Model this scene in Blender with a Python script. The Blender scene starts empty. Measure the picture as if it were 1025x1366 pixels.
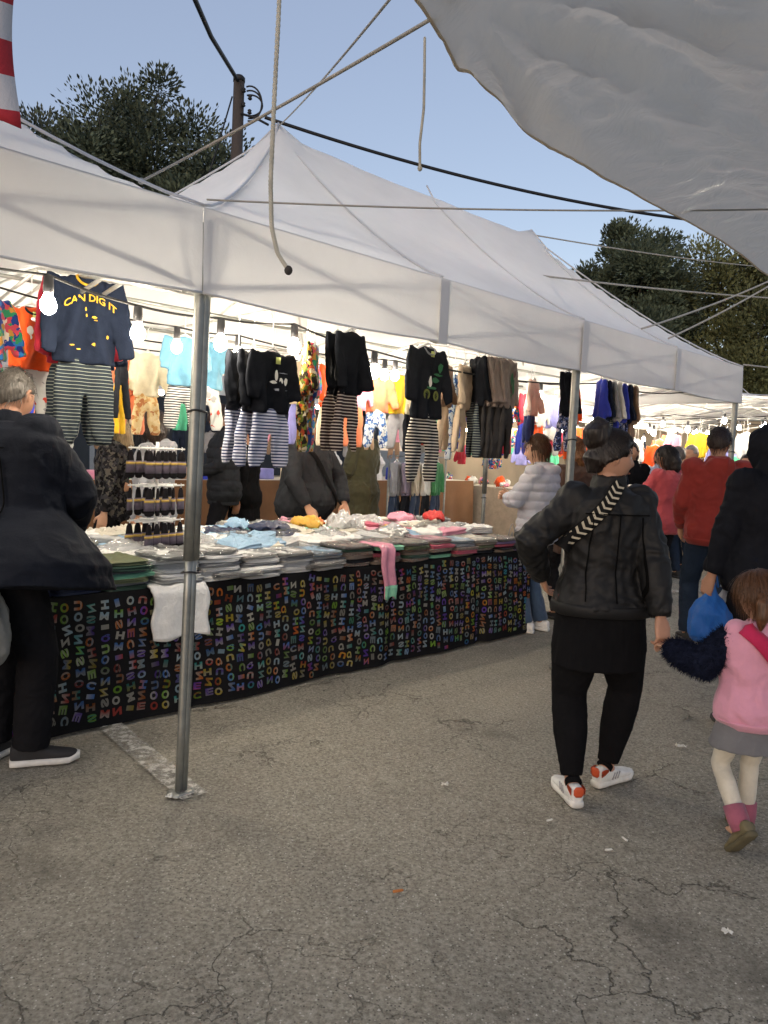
import bpy, bmesh, math, random
import numpy as np
from mathutils import Vector, Matrix
from mathutils.bvhtree import BVHTree

SC = bpy.context.scene
COL = SC.collection
RAD = math.radians

# ------------------------------------------------------------------ camera
cam_d = bpy.data.cameras.new("camera"); cam = bpy.data.objects.new("camera", cam_d)
COL.objects.link(cam); SC.camera = cam
cam_d.sensor_fit = 'VERTICAL'; cam_d.sensor_height = 36.0
cam_d.lens = 36.0 * 1026.0 / 1366.0
cam_d.clip_start = 0.05; cam_d.clip_end = 2000.0
_p, _r = RAD(4.7), RAD(2.6)
_f = Vector((0, math.cos(_p), -math.sin(_p))); _x = Vector((1, 0, 0)); _u = _x.cross(_f)
_x2 = _x * math.cos(_r) + _u * math.sin(_r); _u2 = -_x * math.sin(_r) + _u * math.cos(_r)
cam.matrix_world = Matrix(((_x2.x, _u2.x, -_f.x, 0), (_x2.y, _u2.y, -_f.y, 0), (_x2.z, _u2.z, -_f.z, 1.5), (0, 0, 0, 1)))

# ------------------------------------------------------------------ sky, sun, exposure
SUN_EL, SUN_AZ = RAD(11), RAD(200)          # low sun, behind the camera
world = bpy.data.worlds.new("World"); SC.world = world; world.use_nodes = True
wn = world.node_tree.nodes; wl = world.node_tree.links
bg = wn["Background"]
sky = wn.new("ShaderNodeTexSky"); sky.sky_type = 'NISHITA'; sky.sun_disc = False
sky.sun_elevation = SUN_EL; sky.sun_rotation = SUN_AZ
sky.air_density = 1.0; sky.dust_density = 0.4; sky.ozone_density = 1.6
_t = wn.new("ShaderNodeMix"); _t.data_type = 'RGBA'; _t.blend_type = 'MULTIPLY'; _t.inputs["Factor"].default_value = 1.0; _t.inputs["B"].default_value = (1.04, .86, .78, 1)
wl.new(sky.outputs[0], _t.inputs["A"])
_h = wn.new("ShaderNodeMix"); _h.data_type = 'RGBA'; _h.inputs["Factor"].default_value = .5; _h.inputs["B"].default_value = (1.45, 1.66, 2.35, 1)   # even dusk haze
wl.new(_t.outputs["Result"], _h.inputs["A"])
wl.new(_h.outputs["Result"], bg.inputs[0]); bg.inputs[1].default_value = 0.15
sun_d = bpy.data.lights.new("sun", 'SUN'); sun_d.energy = 0.5; sun_d.angle = RAD(40); sun_d.color = (1.0, 0.86, 0.72)
sun = bpy.data.objects.new("sun", sun_d); COL.objects.link(sun)
_sd = Vector((math.sin(SUN_AZ) * math.cos(SUN_EL), math.cos(SUN_AZ) * math.cos(SUN_EL), math.sin(SUN_EL)))
sun.rotation_euler = (-_sd).to_track_quat('-Z', 'Y').to_euler()
vs = SC.view_settings; vs.view_transform = 'Standard'; vs.look = 'None'; vs.gamma = 1.0; vs.exposure = 0.85
SC.cycles.use_denoising = True
SC.cycles.max_bounces = 5; SC.cycles.transparent_max_bounces = 24; SC.cycles.transmission_bounces = 6
SC.cycles.sample_clamp_indirect = 6.0
SC.cycles.caustics_reflective = False; SC.cycles.caustics_refractive = False

# ------------------------------------------------------------------ helpers
def rng(seed): return np.random.default_rng(seed)

_perm = np.random.default_rng(7).permutation(256); _perm = np.concatenate([_perm, _perm, _perm])
_grad = np.random.default_rng(8).normal(size=(256, 3)); _grad /= np.linalg.norm(_grad, axis=1)[:, None]
def noise3(p):
    p = np.asarray(p, float); i = np.floor(p).astype(int); f = p - i; i &= 255
    w = f * f * f * (f * (f * 6 - 15) + 10)
    out = 0
    for dx in (0, 1):
        for dy in (0, 1):
            for dz in (0, 1):
                h = _perm[_perm[_perm[(i[:, 0] + dx) & 255] + ((i[:, 1] + dy) & 255)] + ((i[:, 2] + dz) & 255)]
                g = _grad[h]; d = f - np.array([dx, dy, dz])
                ww = (w[:, 0] if dx else 1 - w[:, 0]) * (w[:, 1] if dy else 1 - w[:, 1]) * (w[:, 2] if dz else 1 - w[:, 2])
                out = out + ww * (g * d).sum(1)
    return out * 1.4
def fbm(p, o=3):
    a, s, r = 1.0, 1.0, 0
    for k in range(o):
        r = r + a * noise3(np.asarray(p) * s + k * 17.3); a *= .5; s *= 2.03
    return r

def nrm(v):
    v = np.asarray(v, float); n = np.linalg.norm(v); return v / n if n > 1e-9 else v

class MB:
    """collects shapes for ONE mesh"""
    def __init__(self): self.v = []; self.f = []; self.m = []; self.cur = 0
    def add(self, verts, faces):
        o = len(self.v); self.v.extend([tuple(map(float, q)) for q in verts])
        for f in faces: self.f.append(tuple(i + o for i in f)); self.m.append(self.cur)
        return self
    def box(self, c, s, rot=None):
        c = np.array(c, float); h = np.array(s, float) / 2
        q = np.array([[x, y, z] for x in (-1, 1) for y in (-1, 1) for z in (-1, 1)]) * h
        if rot is not None: q = q @ np.array(rot).T
        return self.add(q + c, [(0, 1, 3, 2), (4, 6, 7, 5), (0, 4, 5, 1), (2, 3, 7, 6), (0, 2, 6, 4), (1, 5, 7, 3)])
    def rings(self, R, cap=True):
        n = len(R[0]); v = [p for r in R for p in r]; f = []
        for i in range(len(R) - 1):
            for j in range(n):
                a = i * n + j; b = i * n + (j + 1) % n; f.append((a, b, b + n, a + n))
        if cap: f.append(tuple(range(n))[::-1]); f.append(tuple((len(R) - 1) * n + j for j in range(n)))
        return self.add(v, f)
    def tube(self, pts, rad, n=8, flat=1.0, up=None, cap=True):
        pts = [np.array(p, float) for p in pts]
        if np.isscalar(rad): rad = [rad] * len(pts)
        T = [nrm(pts[min(i + 1, len(pts) - 1)] - pts[max(i - 1, 0)]) for i in range(len(pts))]
        a = np.array(up, float) if up is not None else (np.array([0, 0, 1.]) if abs(T[0][2]) < .9 else np.array([1., 0, 0]))
        R = []
        for p, t, r in zip(pts, T, rad):
            x = nrm(a - t * (a @ t)); y = np.cross(t, x); a = x
            R.append([p + x * r * math.cos(k * 2 * math.pi / n) * flat + y * r * math.sin(k * 2 * math.pi / n) for k in range(n)])
        return self.rings(R, cap)
    def loft(self, secs, n=20, ex=2.0):
        """secs: (centre, xaxis, yaxis, rx, ry)"""
        R = []
        for c, X, Y, rx, ry in secs:
            r = []
            for k in range(n):
                t = k * 2 * math.pi / n; cx, sy = math.cos(t), math.sin(t)
                r.append(np.array(c) + np.array(X) * rx * math.copysign(abs(cx) ** (2 / ex), cx) + np.array(Y) * ry * math.copysign(abs(sy) ** (2 / ex), sy))
            R.append(r)
        return self.rings(R)
    def ball(self, c, r, n=12, m=8):
        c = np.array(c, float); r = np.array([r] * 3 if np.isscalar(r) else r, float)
        R = []
        for i in range(1, m):
            a = math.pi * i / m
            R.append([c + r * np.array([math.sin(a) * math.cos(2 * math.pi * k / n), math.sin(a) * math.sin(2 * math.pi * k / n), -math.cos(a)]) for k in range(n)])
        o = len(self.v); self.rings(R, False); k = len(self.v)
        self.add([c + r * np.array([0, 0, -1]), c + r * np.array([0, 0, 1])], [])
        for j in range(n):
            self.f.append((o + (j + 1) % n, o + j, k)); self.m.append(self.cur)
            b = o + (m - 2) * n; self.f.append((b + j, b + (j + 1) % n, k + 1)); self.m.append(self.cur)
        return self
    def mesh(self, name):
        me = bpy.data.meshes.new(name); me.from_pydata(self.v, [], self.f)
        if any(self.m): me.polygons.foreach_set("material_index", self.m)
        me.update(); return me

def setprops(o, label=None, cat=None, group=None, kind=None):
    if label: o["label"] = label
    if cat: o["category"] = cat
    if group: o["group"] = group
    if kind: o["kind"] = kind
    return o
def link(o, parent=None):
    COL.objects.link(o)
    if parent is not None: o.parent = parent
    return o
def empty(name, loc=(0, 0, 0), rz=0.0, label=None, cat=None, group=None):
    o = bpy.data.objects.new(name, None); link(o); o.location = loc; o.rotation_euler = (0, 0, rz); o.empty_display_size = .1
    return setprops(o, label, cat, group)
def shade(me, smooth=True):
    me.polygons.foreach_set("use_smooth", [smooth] * len(me.polygons)); me.update()
def remesh(me, voxel, it=6, fac=.5):
    o = bpy.data.objects.new("tmp", me); COL.objects.link(o)
    m = o.modifiers.new("r", 'REMESH'); m.mode = 'VOXEL'; m.voxel_size = voxel
    if it: s = o.modifiers.new("s", 'SMOOTH'); s.factor = fac; s.iterations = it
    dg = bpy.context.evaluated_depsgraph_get(); dg.update()
    out = bpy.data.meshes.new_from_object(o.evaluated_get(dg), depsgraph=dg)
    bpy.data.objects.remove(o); bpy.data.meshes.remove(me)
    return out
def getco(me):
    a = np.empty(len(me.vertices) * 3); me.vertices.foreach_get("co", a); return a.reshape(-1, 3)
def setco(me, a): me.vertices.foreach_set("co", np.asarray(a).ravel()); me.update()
def getno(me):
    a = np.empty(len(me.vertices) * 3); me.vertex_normals.foreach_get("vector", a); return a.reshape(-1, 3)
def displace(me, fn):
    c = getco(me); n = getno(me); setco(me, c + n * fn(c)[:, None])
def obj(name, mb, m, parent=None, smooth=True, voxel=None, it=6, disp=None, label=None, cat=None, group=None, kind=None, loc=None):
    me = mb.mesh(name) if isinstance(mb, MB) else mb
    if voxel: me = remesh(me, voxel, it); me.name = name
    if disp: displace(me, disp)
    shade(me, smooth)
    me.materials.clear()
    for q in (m if isinstance(m, (list, tuple)) else [m]): me.materials.append(q)
    o = bpy.data.objects.new(name, me); link(o, parent)
    if loc is not None: o.location = loc
    return setprops(o, label, cat, group, kind)
def copy_tree(o, parent=None):
    c = o.copy(); COL.objects.link(c); c.parent = parent
    for ch in list(o.children): copy_tree(ch, c)
    return c
def folds(amp=.006, f=9.0, seed=0, zs=.6, fine=.35):
    def fn(c):
        q = c * np.array([f, f, f * zs]) + seed * 3.7
        w = noise3(q * .6 + 9)[:, None] * 1.2
        a = 1 - 2 * np.abs(noise3(q + w))
        b = noise3(q * 2.3 + w + 31)
        c2 = 1 - 2 * np.abs(noise3(q * np.array([1.5, 1.5, 2.6]) + w * .8 + 77))
        return amp * (a * .7 - .5 + fine * b + .35 * c2)
    return fn

# ------------------------------------------------------------------ materials
MATS = {}
def nodes(name):
    m = bpy.data.materials.new(name); m.use_nodes = True
    nt = m.node_tree; b = nt.nodes["Principled BSDF"]; return m, nt, b
def rgb(h):
    h = h.lstrip('#'); c = [int(h[i:i + 2], 16) / 255 for i in (0, 2, 4)]
    return tuple(x / 12.92 if x <= .04045 else ((x + .055) / 1.055) ** 2.4 for x in c)
def fabric(name, col, rough=.85, var=.18, scale=9.0, bump=.25, weave=420.0, sheen=.15, spec=.25, coat=0.0, metal=0.0):
    if name in MATS: return MATS[name]
    col = rgb(col) if isinstance(col, str) else col
    if max(col) < .05: sheen = 0.0; spec = .05 if spec < .46 else .30; rough = max(rough, .75) if spec < .1 else rough
    m, nt, b = nodes(name); L = nt.links; N = nt.nodes
    tc = N.new("ShaderNodeTexCoord")
    n1 = N.new("ShaderNodeTexNoise"); n1.inputs["Scale"].default_value = scale; n1.inputs["Detail"].default_value = 6; n1.inputs["Roughness"].default_value = .65
    L.new(tc.outputs["Object"], n1.inputs["Vector"])
    r = N.new("ShaderNodeValToRGB"); r.color_ramp.elements[0].position = .3; r.color_ramp.elements[1].position = .72
    r.color_ramp.elements[0].color = (*[max(0, c * (1 - var)) for c in col], 1); r.color_ramp.elements[1].color = (*[min(1, c * (1 + var)) for c in col], 1)
    L.new(n1.outputs["Fac"], r.inputs[0]); L.new(r.outputs[0], b.inputs["Base Color"])
    n2 = N.new("ShaderNodeTexNoise"); n2.inputs["Scale"].default_value = weave; n2.inputs["Detail"].default_value = 2
    L.new(tc.outputs["Object"], n2.inputs["Vector"])
    n3 = N.new("ShaderNodeTexNoise"); n3.inputs["Scale"].default_value = 38; n3.inputs["Detail"].default_value = 4; n3.inputs["Distortion"].default_value = 1.2
    L.new(tc.outputs["Object"], n3.inputs["Vector"])
    ad = N.new("ShaderNodeMath"); ad.operation = 'MULTIPLY_ADD'; ad.inputs[1].default_value = .25
    L.new(n2.outputs["Fac"], ad.inputs[0]); L.new(n3.outputs["Fac"], ad.inputs[2])
    bp = N.new("ShaderNodeBump"); bp.inputs["Strength"].default_value = bump; bp.inputs["Distance"].default_value = .01
    L.new(ad.outputs[0], bp.inputs["Height"]); L.new(bp.outputs[0], b.inputs["Normal"])
    b.inputs["Roughness"].default_value = rough; b.inputs["Sheen Weight"].default_value = sheen; b.inputs["Specular IOR Level"].default_value = spec
    b.inputs["Coat Weight"].default_value = coat; b.inputs["Coat Roughness"].default_value = .25; b.inputs["Metallic"].default_value = metal
    MATS[name] = m; return m
def plain(name, col, rough=.5, metal=0.0, spec=.5, emit=None, estr=1.0):
    if name in MATS: return MATS[name]
    col = rgb(col) if isinstance(col, str) else col
    m, nt, b = nodes(name); N = nt.nodes; L = nt.links
    n1 = N.new("ShaderNodeTexNoise"); n1.inputs["Scale"].default_value = 24; n1.inputs["Detail"].default_value = 5
    tc = N.new("ShaderNodeTexCoord"); L.new(tc.outputs["Object"], n1.inputs["Vector"])
    r = N.new("ShaderNodeValToRGB"); r.color_ramp.elements[0].position = .3; r.color_ramp.elements[1].position = .7
    r.color_ramp.elements[0].color = (*[c * .85 for c in col], 1); r.color_ramp.elements[1].color = (*[min(1, c * 1.1) for c in col], 1)
    L.new(n1.outputs["Fac"], r.inputs[0]); L.new(r.outputs[0], b.inputs["Base Color"])
    b.inputs["Roughness"].default_value = rough; b.inputs["Metallic"].default_value = metal; b.inputs["Specular IOR Level"].default_value = spec
    if emit: b.inputs["Emission Color"].default_value = (*emit, 1); b.inputs["Emission Strength"].default_value = estr
    MATS[name] = m; return m
def banded(name, cols, freq, axis='Z', width=.5, rough=.9, noise=.0, sharp=True):
    """woven stripes across one object axis; cols = (ground, stripe); width = share of the ground colour"""
    if name in MATS: return MATS[name]
    m = fabric(name, cols[0]); nt = m.node_tree; N = nt.nodes; L = nt.links; b = N["Principled BSDF"]
    tc = N.new("ShaderNodeTexCoord"); sp = N.new("ShaderNodeSeparateXYZ"); L.new(tc.outputs["Object"], sp.inputs[0])
    mu = N.new("ShaderNodeMath"); mu.operation = 'MULTIPLY'; mu.inputs[1].default_value = freq; L.new(sp.outputs[axis], mu.inputs[0])
    if noise:
        nz = N.new("ShaderNodeTexNoise"); nz.inputs["Scale"].default_value = 6; L.new(tc.outputs["Object"], nz.inputs["Vector"])
        ma = N.new("ShaderNodeMath"); ma.operation = 'MULTIPLY_ADD'; ma.inputs[1].default_value = noise; L.new(nz.outputs["Fac"], ma.inputs[0]); L.new(mu.outputs[0], ma.inputs[2]); mu = ma
    fr = N.new("ShaderNodeMath"); fr.operation = 'FRACT'; L.new(mu.outputs[0], fr.inputs[0])
    gt = N.new("ShaderNodeMath"); gt.operation = 'GREATER_THAN'; gt.inputs[1].default_value = width; L.new(fr.outputs[0], gt.inputs[0])
    mx = N.new("ShaderNodeMix"); mx.data_type = 'RGBA'
    old = b.inputs["Base Color"].links[0].from_socket; L.new(gt.outputs[0], mx.inputs["Factor"]); L.new(old, mx.inputs["A"])
    c2 = rgb(cols[1]) if isinstance(cols[1], str) else cols[1]; mx.inputs["B"].default_value = (*c2, 1)
    L.new(mx.outputs["Result"], b.inputs["Base Color"]); b.inputs["Roughness"].default_value = rough
    return m
def blotch(name, cols, scale=30.0, rough=.9, kind='VORONOI'):
    """all-over print: random patches of several colours"""
    if name in MATS: return MATS[name]
    m = fabric(name, cols[0]); nt = m.node_tree; N = nt.nodes; L = nt.links; b = N["Principled BSDF"]
    tc = N.new("ShaderNodeTexCoord"); v = N.new("ShaderNodeTexVoronoi"); v.inputs["Scale"].default_value = scale
    nz = N.new("ShaderNodeTexNoise"); nz.inputs["Scale"].default_value = scale * .7
    L.new(tc.outputs["Object"], nz.inputs["Vector"])
    mxv = N.new("ShaderNodeMix"); mxv.data_type = 'VECTOR'; mxv.inputs["Factor"].default_value = .06
    L.new(tc.outputs["Object"], mxv.inputs["A"]); L.new(nz.outputs["Color"], mxv.inputs["B"])
    L.new(mxv.outputs["Result"], v.inputs["Vector"])
    r = N.new("ShaderNodeValToRGB"); r.color_ramp.interpolation = 'CONSTANT'; e = r.color_ramp.elements
    while len(e) < len(cols): e.new(.5)
    for i, c in enumerate(cols):
        e[i].position = i / len(cols); e[i].color = (*(rgb(c) if isinstance(c, str) else c), 1)
    sp = N.new("ShaderNodeSeparateColor"); L.new(v.outputs["Color"], sp.inputs[0]); L.new(sp.outputs[0], r.inputs[0])
    L.new(r.outputs[0], b.inputs["Base Color"]); b.inputs["Roughness"].default_value = rough
    return m
def translucent(name, col, amt=.4, rough=.8, bump=.2, bscale=14.0, stain=None):
    if name in MATS: return MATS[name]
    col = rgb(col) if isinstance(col, str) else col
    m = fabric(name, col, rough=rough, var=.10, scale=1.1, bump=bump, weave=160); nt = m.node_tree; N = nt.nodes; L = nt.links; b = N["Principled BSDF"]
    t = N.new("ShaderNodeBsdfTranslucent"); t.inputs[0].default_value = (*[c * .98 for c in col], 1)
    mx = N.new("ShaderNodeMixShader"); mx.inputs[0].default_value = amt
    L.new(b.outputs[0], mx.inputs[1]); L.new(t.outputs[0], mx.inputs[2]); L.new(mx.outputs[0], N["Material Output"].inputs[0])
    return m
def plastic_film(name, tint=(1, 1, 1), opac=.16, rough=.18, bscale=30.0, body=None):
    """thin crinkled clear film"""
    if name in MATS: return MATS[name]
    m = bpy.data.materials.new(name); m.use_nodes = True; nt = m.node_tree; N = nt.nodes; L = nt.links
    N.remove(N["Principled BSDF"])
    tr = N.new("ShaderNodeBsdfTransparent"); tr.inputs[0].default_value = (*tint, 1)
    gl = N.new("ShaderNodeBsdfGlossy"); gl.inputs["Roughness"].default_value = rough
    df = N.new("ShaderNodeBsdfDiffuse"); df.inputs[0].default_value = (*(body or (.85, .86, .88)), 1)
    tc = N.new("ShaderNodeTexCoord"); n1 = N.new("ShaderNodeTexNoise"); n1.inputs["Scale"].default_value = bscale; n1.inputs["Detail"].default_value = 5; n1.inputs["Distortion"].default_value = 1.5
    L.new(tc.outputs["Object"], n1.inputs["Vector"])
    bp = N.new("ShaderNodeBump"); bp.inputs["Strength"].default_value = .9; bp.inputs["Distance"].default_value = .03
    L.new(n1.outputs["Fac"], bp.inputs["Height"]); L.new(bp.outputs[0], gl.inputs["Normal"]); L.new(bp.outputs[0], df.inputs["Normal"])
    lw = N.new("ShaderNodeFresnel"); lw.inputs[0].default_value = 1.45; L.new(bp.outputs[0], lw.inputs["Normal"])
    ad = N.new("ShaderNodeMath"); ad.operation = 'MULTIPLY_ADD'; ad.inputs[1].default_value = .9; ad.inputs[2].default_value = .05; L.new(lw.outputs[0], ad.inputs[0])
    m1 = N.new("ShaderNodeMixShader"); m1.inputs[0].default_value = opac; L.new(tr.outputs[0], m1.inputs[1]); L.new(df.outputs[0], m1.inputs[2])
    m2 = N.new("ShaderNodeMixShader"); L.new(ad.outputs[0], m2.inputs[0]); L.new(m1.outputs[0], m2.inputs[1]); L.new(gl.outputs[0], m2.inputs[2])
    L.new(m2.outputs[0], N["Material Output"].inputs[0]); MATS[name] = m; return m
def vcol_mat(name, rough=.8, attr="Col", emit=False):
    if name in MATS: return MATS[name]
    m, nt, b = nodes(name); a = nt.nodes.new("ShaderNodeAttribute"); a.attribute_name = attr
    nt.links.new(a.outputs["Color"], b.inputs["Base Color"]); b.inputs["Roughness"].default_value = rough; b.inputs["Specular IOR Level"].default_value = .2
    MATS[name] = m; return m
def setvcol(me, cols):
    a = me.color_attributes.new("Col", 'FLOAT_COLOR', 'POINT')
    c = np.ones((len(me.vertices), 4)); c[:, :3] = cols; a.data.foreach_set("color", c.ravel())

# ------------------------------------------------------------------ stall coordinates: s along the row, t back from the aisle
TH = RAD(46); P0 = np.array([-.78, 3.18]); UU = np.array([math.cos(TH), math.sin(TH)]); NN = np.array([-UU[1], UU[0]])
def W(s, t, z=0.0): q = P0 + UU * s + NN * t; return np.array([q[0], q[1], z])
M_ST = Matrix.LocRotScale(Vector((P0[0], P0[1], 0)), Matrix.Rotation(TH, 3, 'Z').to_quaternion(), None)
# ------------------------------------------------------------------ ground
def make_ground():
    m, nt, b = nodes("asphalt"); N = nt.nodes; L = nt.links
    geo = N.new("ShaderNodeNewGeometry"); pos = geo.outputs["Position"]
    def noise(sc, det=5, rough=.6, dist=0.0):
        n = N.new("ShaderNodeTexNoise"); n.inputs["Scale"].default_value = sc; n.inputs["Detail"].default_value = det; n.inputs["Roughness"].default_value = rough; n.inputs["Distortion"].default_value = dist
        L.new(pos, n.inputs["Vector"]); return n
    def math_(op, a, bb=None, c=None):
        k = N.new("ShaderNodeMath"); k.operation = op
        for i, q in enumerate((a, bb, c)):
            if q is None: continue
            if isinstance(q, (int, float)): k.inputs[i].default_value = q
            else: L.new(q, k.inputs[i])
        return k.outputs[0]
    def ramp(src, stops):
        r = N.new("ShaderNodeValToRGB"); e = r.color_ramp.elements
        while len(e) < len(stops): e.new(.5)
        for i, (p, c) in enumerate(stops): e[i].position = p; e[i].color = (*c, 1) if len(c) == 3 else c
        L.new(src, r.inputs[0]); return r.outputs[0]
    def mix(fac, a, bb, mode='MIX'):
        k = N.new("ShaderNodeMix"); k.data_type = 'RGBA'; k.blend_type = mode
        if isinstance(fac, (int, float)): k.inputs["Factor"].default_value = fac
        else: L.new(fac, k.inputs["Factor"])
        for nm, q in (("A", a), ("B", bb)):
            if isinstance(q, tuple): k.inputs[nm].default_value = (*q, 1)
            else: L.new(q, k.inputs[nm])
        return k.outputs["Result"]
    big = noise(.55, 5, .6).outputs["Fac"]; mid = noise(3.2, 6, .65).outputs["Fac"]; fine = noise(70, 3, .7).outputs["Fac"]; grit = noise(190, 2, .8).outputs["Fac"]
    base = ramp(big, [(.32, (.165, .15, .12)), (.48, (.26, .238, .19)), (.68, (.32, .294, .236))])
    base = mix(.55, base, ramp(mid, [(.3, (.18, .165, .132)), (.7, (.37, .342, .28))]))
    base = mix(.7, base, ramp(fine, [(.32, (.12, .11, .09)), (.5, (.275, .252, .202)), (.68, (.43, .40, .335))]))
    # pale aggregate
    vo = N.new("ShaderNodeTexVoronoi"); vo.inputs["Scale"].default_value = 105; L.new(pos, vo.inputs["Vector"])
    sp = N.new("ShaderNodeSeparateColor"); L.new(vo.outputs["Color"], sp.inputs[0])
    near = math_('LESS_THAN', vo.outputs["Distance"], .33)
    pick = math_('GREATER_THAN', sp.outputs[0], .86)
    base = mix(math_('MULTIPLY', math_('MULTIPLY', near, pick), .5), base, (.68, .65, .57))
    pickd = math_('LESS_THAN', sp.outputs[1], .22)
    base = mix(math_('MULTIPLY', math_('MULTIPLY', near, pickd), .7), base, (.055, .05, .045))
    # cracks: two sets of wandering cells, faded in patches
    def cracks(sc, w, thr, seed):
        mp = N.new("ShaderNodeMapping"); mp.inputs["Location"].default_value = (seed, seed * .7, 0); L.new(pos, mp.inputs[0])
        dn = N.new("ShaderNodeTexNoise"); dn.inputs["Scale"].default_value = 2.3; dn.inputs["Detail"].default_value = 7; dn.inputs["Roughness"].default_value = .58; L.new(pos, dn.inputs["Vector"])
        vm = N.new("ShaderNodeVectorMath"); vm.operation = 'MULTIPLY_ADD'; vm.inputs[1].default_value = (.8, .8, 0); L.new(dn.outputs["Color"], vm.inputs[0]); L.new(mp.outputs[0], vm.inputs[2])
        fl = N.new("ShaderNodeVectorMath"); fl.operation = 'MULTIPLY'; fl.inputs[1].default_value = (1, 1, 0); L.new(vm.outputs[0], fl.inputs[0])
        v = N.new("ShaderNodeTexVoronoi"); v.feature = 'DISTANCE_TO_EDGE'; v.inputs["Scale"].default_value = sc; L.new(fl.outputs[0], v.inputs["Vector"])
        line = ramp(v.outputs["Distance"], [(0.0, (1, 1, 1)), (w, (0, 0, 0))])
        mk = N.new("ShaderNodeTexNoise"); mk.inputs["Scale"].default_value = .9; mk.inputs["Detail"].default_value = 3; L.new(mp.outputs[0], mk.inputs["Vector"])
        return math_('MULTIPLY', line, ramp(mk.outputs["Fac"], [(thr, (0, 0, 0)), (thr + .08, (1, 1, 1))]))
    c = math_('MAXIMUM', cracks(1.7, .008, .49, 23.1), math_('MULTIPLY', cracks(3.9, .013, .53, 31.7), .7))
    base = mix(math_('MULTIPLY', c, .68), base, (.028, .025, .021))
    # old oil stains
    st = noise(1.4, 4, .55, .4).outputs["Fac"]
    base = mix(ramp(st, [(.58, (0, 0, 0)), (.70, (.55, .55, .55))]), base, (.085, .076, .062))
    pt = noise(.33, 2, .4, .2).outputs["Fac"]
    base = mix(ramp(pt, [(.44, (.14, .14, .14)), (.455, (0, 0, 0))]), base, (.13, .12, .10))
    L.new(base, b.inputs["Base Color"])
    b.inputs["Roughness"].default_value = .93; b.inputs["Specular IOR Level"].default_value = .25
    h = math_('SUBTRACT', math_('ADD', math_('MULTIPLY', fine, .6), math_('MULTIPLY', grit, .35)), math_('MULTIPLY', c, 1.6))
    h = math_('ADD', h, math_('MULTIPLY', near, .25))
    bp = N.new("ShaderNodeBump"); bp.inputs["Strength"].default_value = .8; bp.inputs["Distance"].default_value = .008; L.new(h, bp.inputs["Height"]); L.new(bp.outputs[0], b.inputs["Normal"])
    n = 160; g = MB()
    xs = np.concatenate([[-600, -120, -40], np.linspace(-12, 14, 120), [40, 120, 600]]); ys = np.concatenate([[-300, -60, -15], np.linspace(-4, 22, 120), [45, 150, 700]])
    X, Y = np.meshgrid(xs, ys, indexing='ij'); P = np.stack([X.ravel(), Y.ravel(), np.zeros(X.size)], 1)
    P[:, 2] = (noise3(P * .55) * .010 + noise3(P * 1.7 + 5) * .004) * (np.abs(P[:, 0]) < 13) - .006
    m_ = len(ys); f = [(i * m_ + j, (i + 1) * m_ + j, (i + 1) * m_ + j + 1, i * m_ + j + 1) for i in range(len(xs) - 1) for j in range(m_ - 1)]
    g.add(P, f); obj("ground", g, m, kind="structure", label="cracked worn grey asphalt of the market lane")
    # loose grit
    r = rng(5); gb = MB(); cols = []
    for k in range(2600):
        d = r.uniform(1.6, 8) if r.random() < .8 else r.uniform(4, 10); a = r.uniform(-.6, .62)
        c0 = np.array([d * math.tan(a), d, .001]); s = r.uniform(.0016, .0045)
        w = r.uniform(.5, 1.4, (6, 3)) * s * np.array([1, 1, .6])
        v = [c0 + np.array(q) * w[i] for i, q in enumerate(((1, 0, 0), (-1, 0, 0), (0, 1, 0), (0, -1, 0), (0, 0, 1.6), (0, 0, -1)))]
        gb.add(v, [(0, 2, 4), (2, 1, 4), (1, 3, 4), (3, 0, 4), (2, 0, 5), (1, 2, 5), (3, 1, 5), (0, 3, 5)])
        cl = r.choice([.5, .42, .3, .2, .1, .62]); cols += [np.array([cl, cl * .95, cl * .86])] * 6
    o = obj("loose_grit", gb, vcol_mat("grit"), smooth=False, kind="stuff", label="loose pale grit scattered over the asphalt", cat="grit"); setvcol(o.data, cols)
    # faded parking line
    m2, nt, b = nodes("worn_road_paint"); N = nt.nodes; L = nt.links
    geo = N.new("ShaderNodeNewGeometry"); n1 = N.new("ShaderNodeTexNoise"); n1.inputs["Scale"].default_value = 26; n1.inputs["Detail"].default_value = 8; n1.inputs["Roughness"].default_value = .75; L.new(geo.outputs["Position"], n1.inputs["Vector"])
    rp = N.new("ShaderNodeValToRGB"); rp.color_ramp.elements[0].position = .40; rp.color_ramp.elements[1].position = .60; L.new(n1.outputs["Fac"], rp.inputs[0])
    b.inputs["Base Color"].default_value = (.50, .48, .43, 1); b.inputs["Roughness"].default_value = .9
    tr = N.new("ShaderNodeBsdfTransparent"); mx = N.new("ShaderNodeMixShader"); L.new(rp.outputs[0], mx.inputs[0]); L.new(tr.outputs[0], mx.inputs[2]); L.new(b.outputs[0], mx.inputs[1]); L.new(mx.outputs[0], N["Material Output"].inputs[0])
    for i, (a, bq, w) in enumerate((((-1.55, 4.10), (-.74, 3.12), .12), ((2.5, 8.6), (5.6, 9.3), .14))):
        a = np.array(a); bq = np.array(bq); d = nrm(bq - a); nn = np.array([-d[1], d[0]]) * w / 2
        g = MB(); K = 24
        for k in range(K + 1):
            q = a + (bq - a) * k / K
            g.v += [(q[0] + nn[0], q[1] + nn[1], .011), (q[0] - nn[0], q[1] - nn[1], .011)]
        for k in range(K): g.f.append((2 * k, 2 * k + 1, 2 * k + 3, 2 * k + 2)); g.m.append(0)
        obj("road_marking", g, m2, kind="structure", label="faded white parking line worn into the asphalt" if i == 0 else "faded white line across the far lane")
make_ground()

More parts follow.
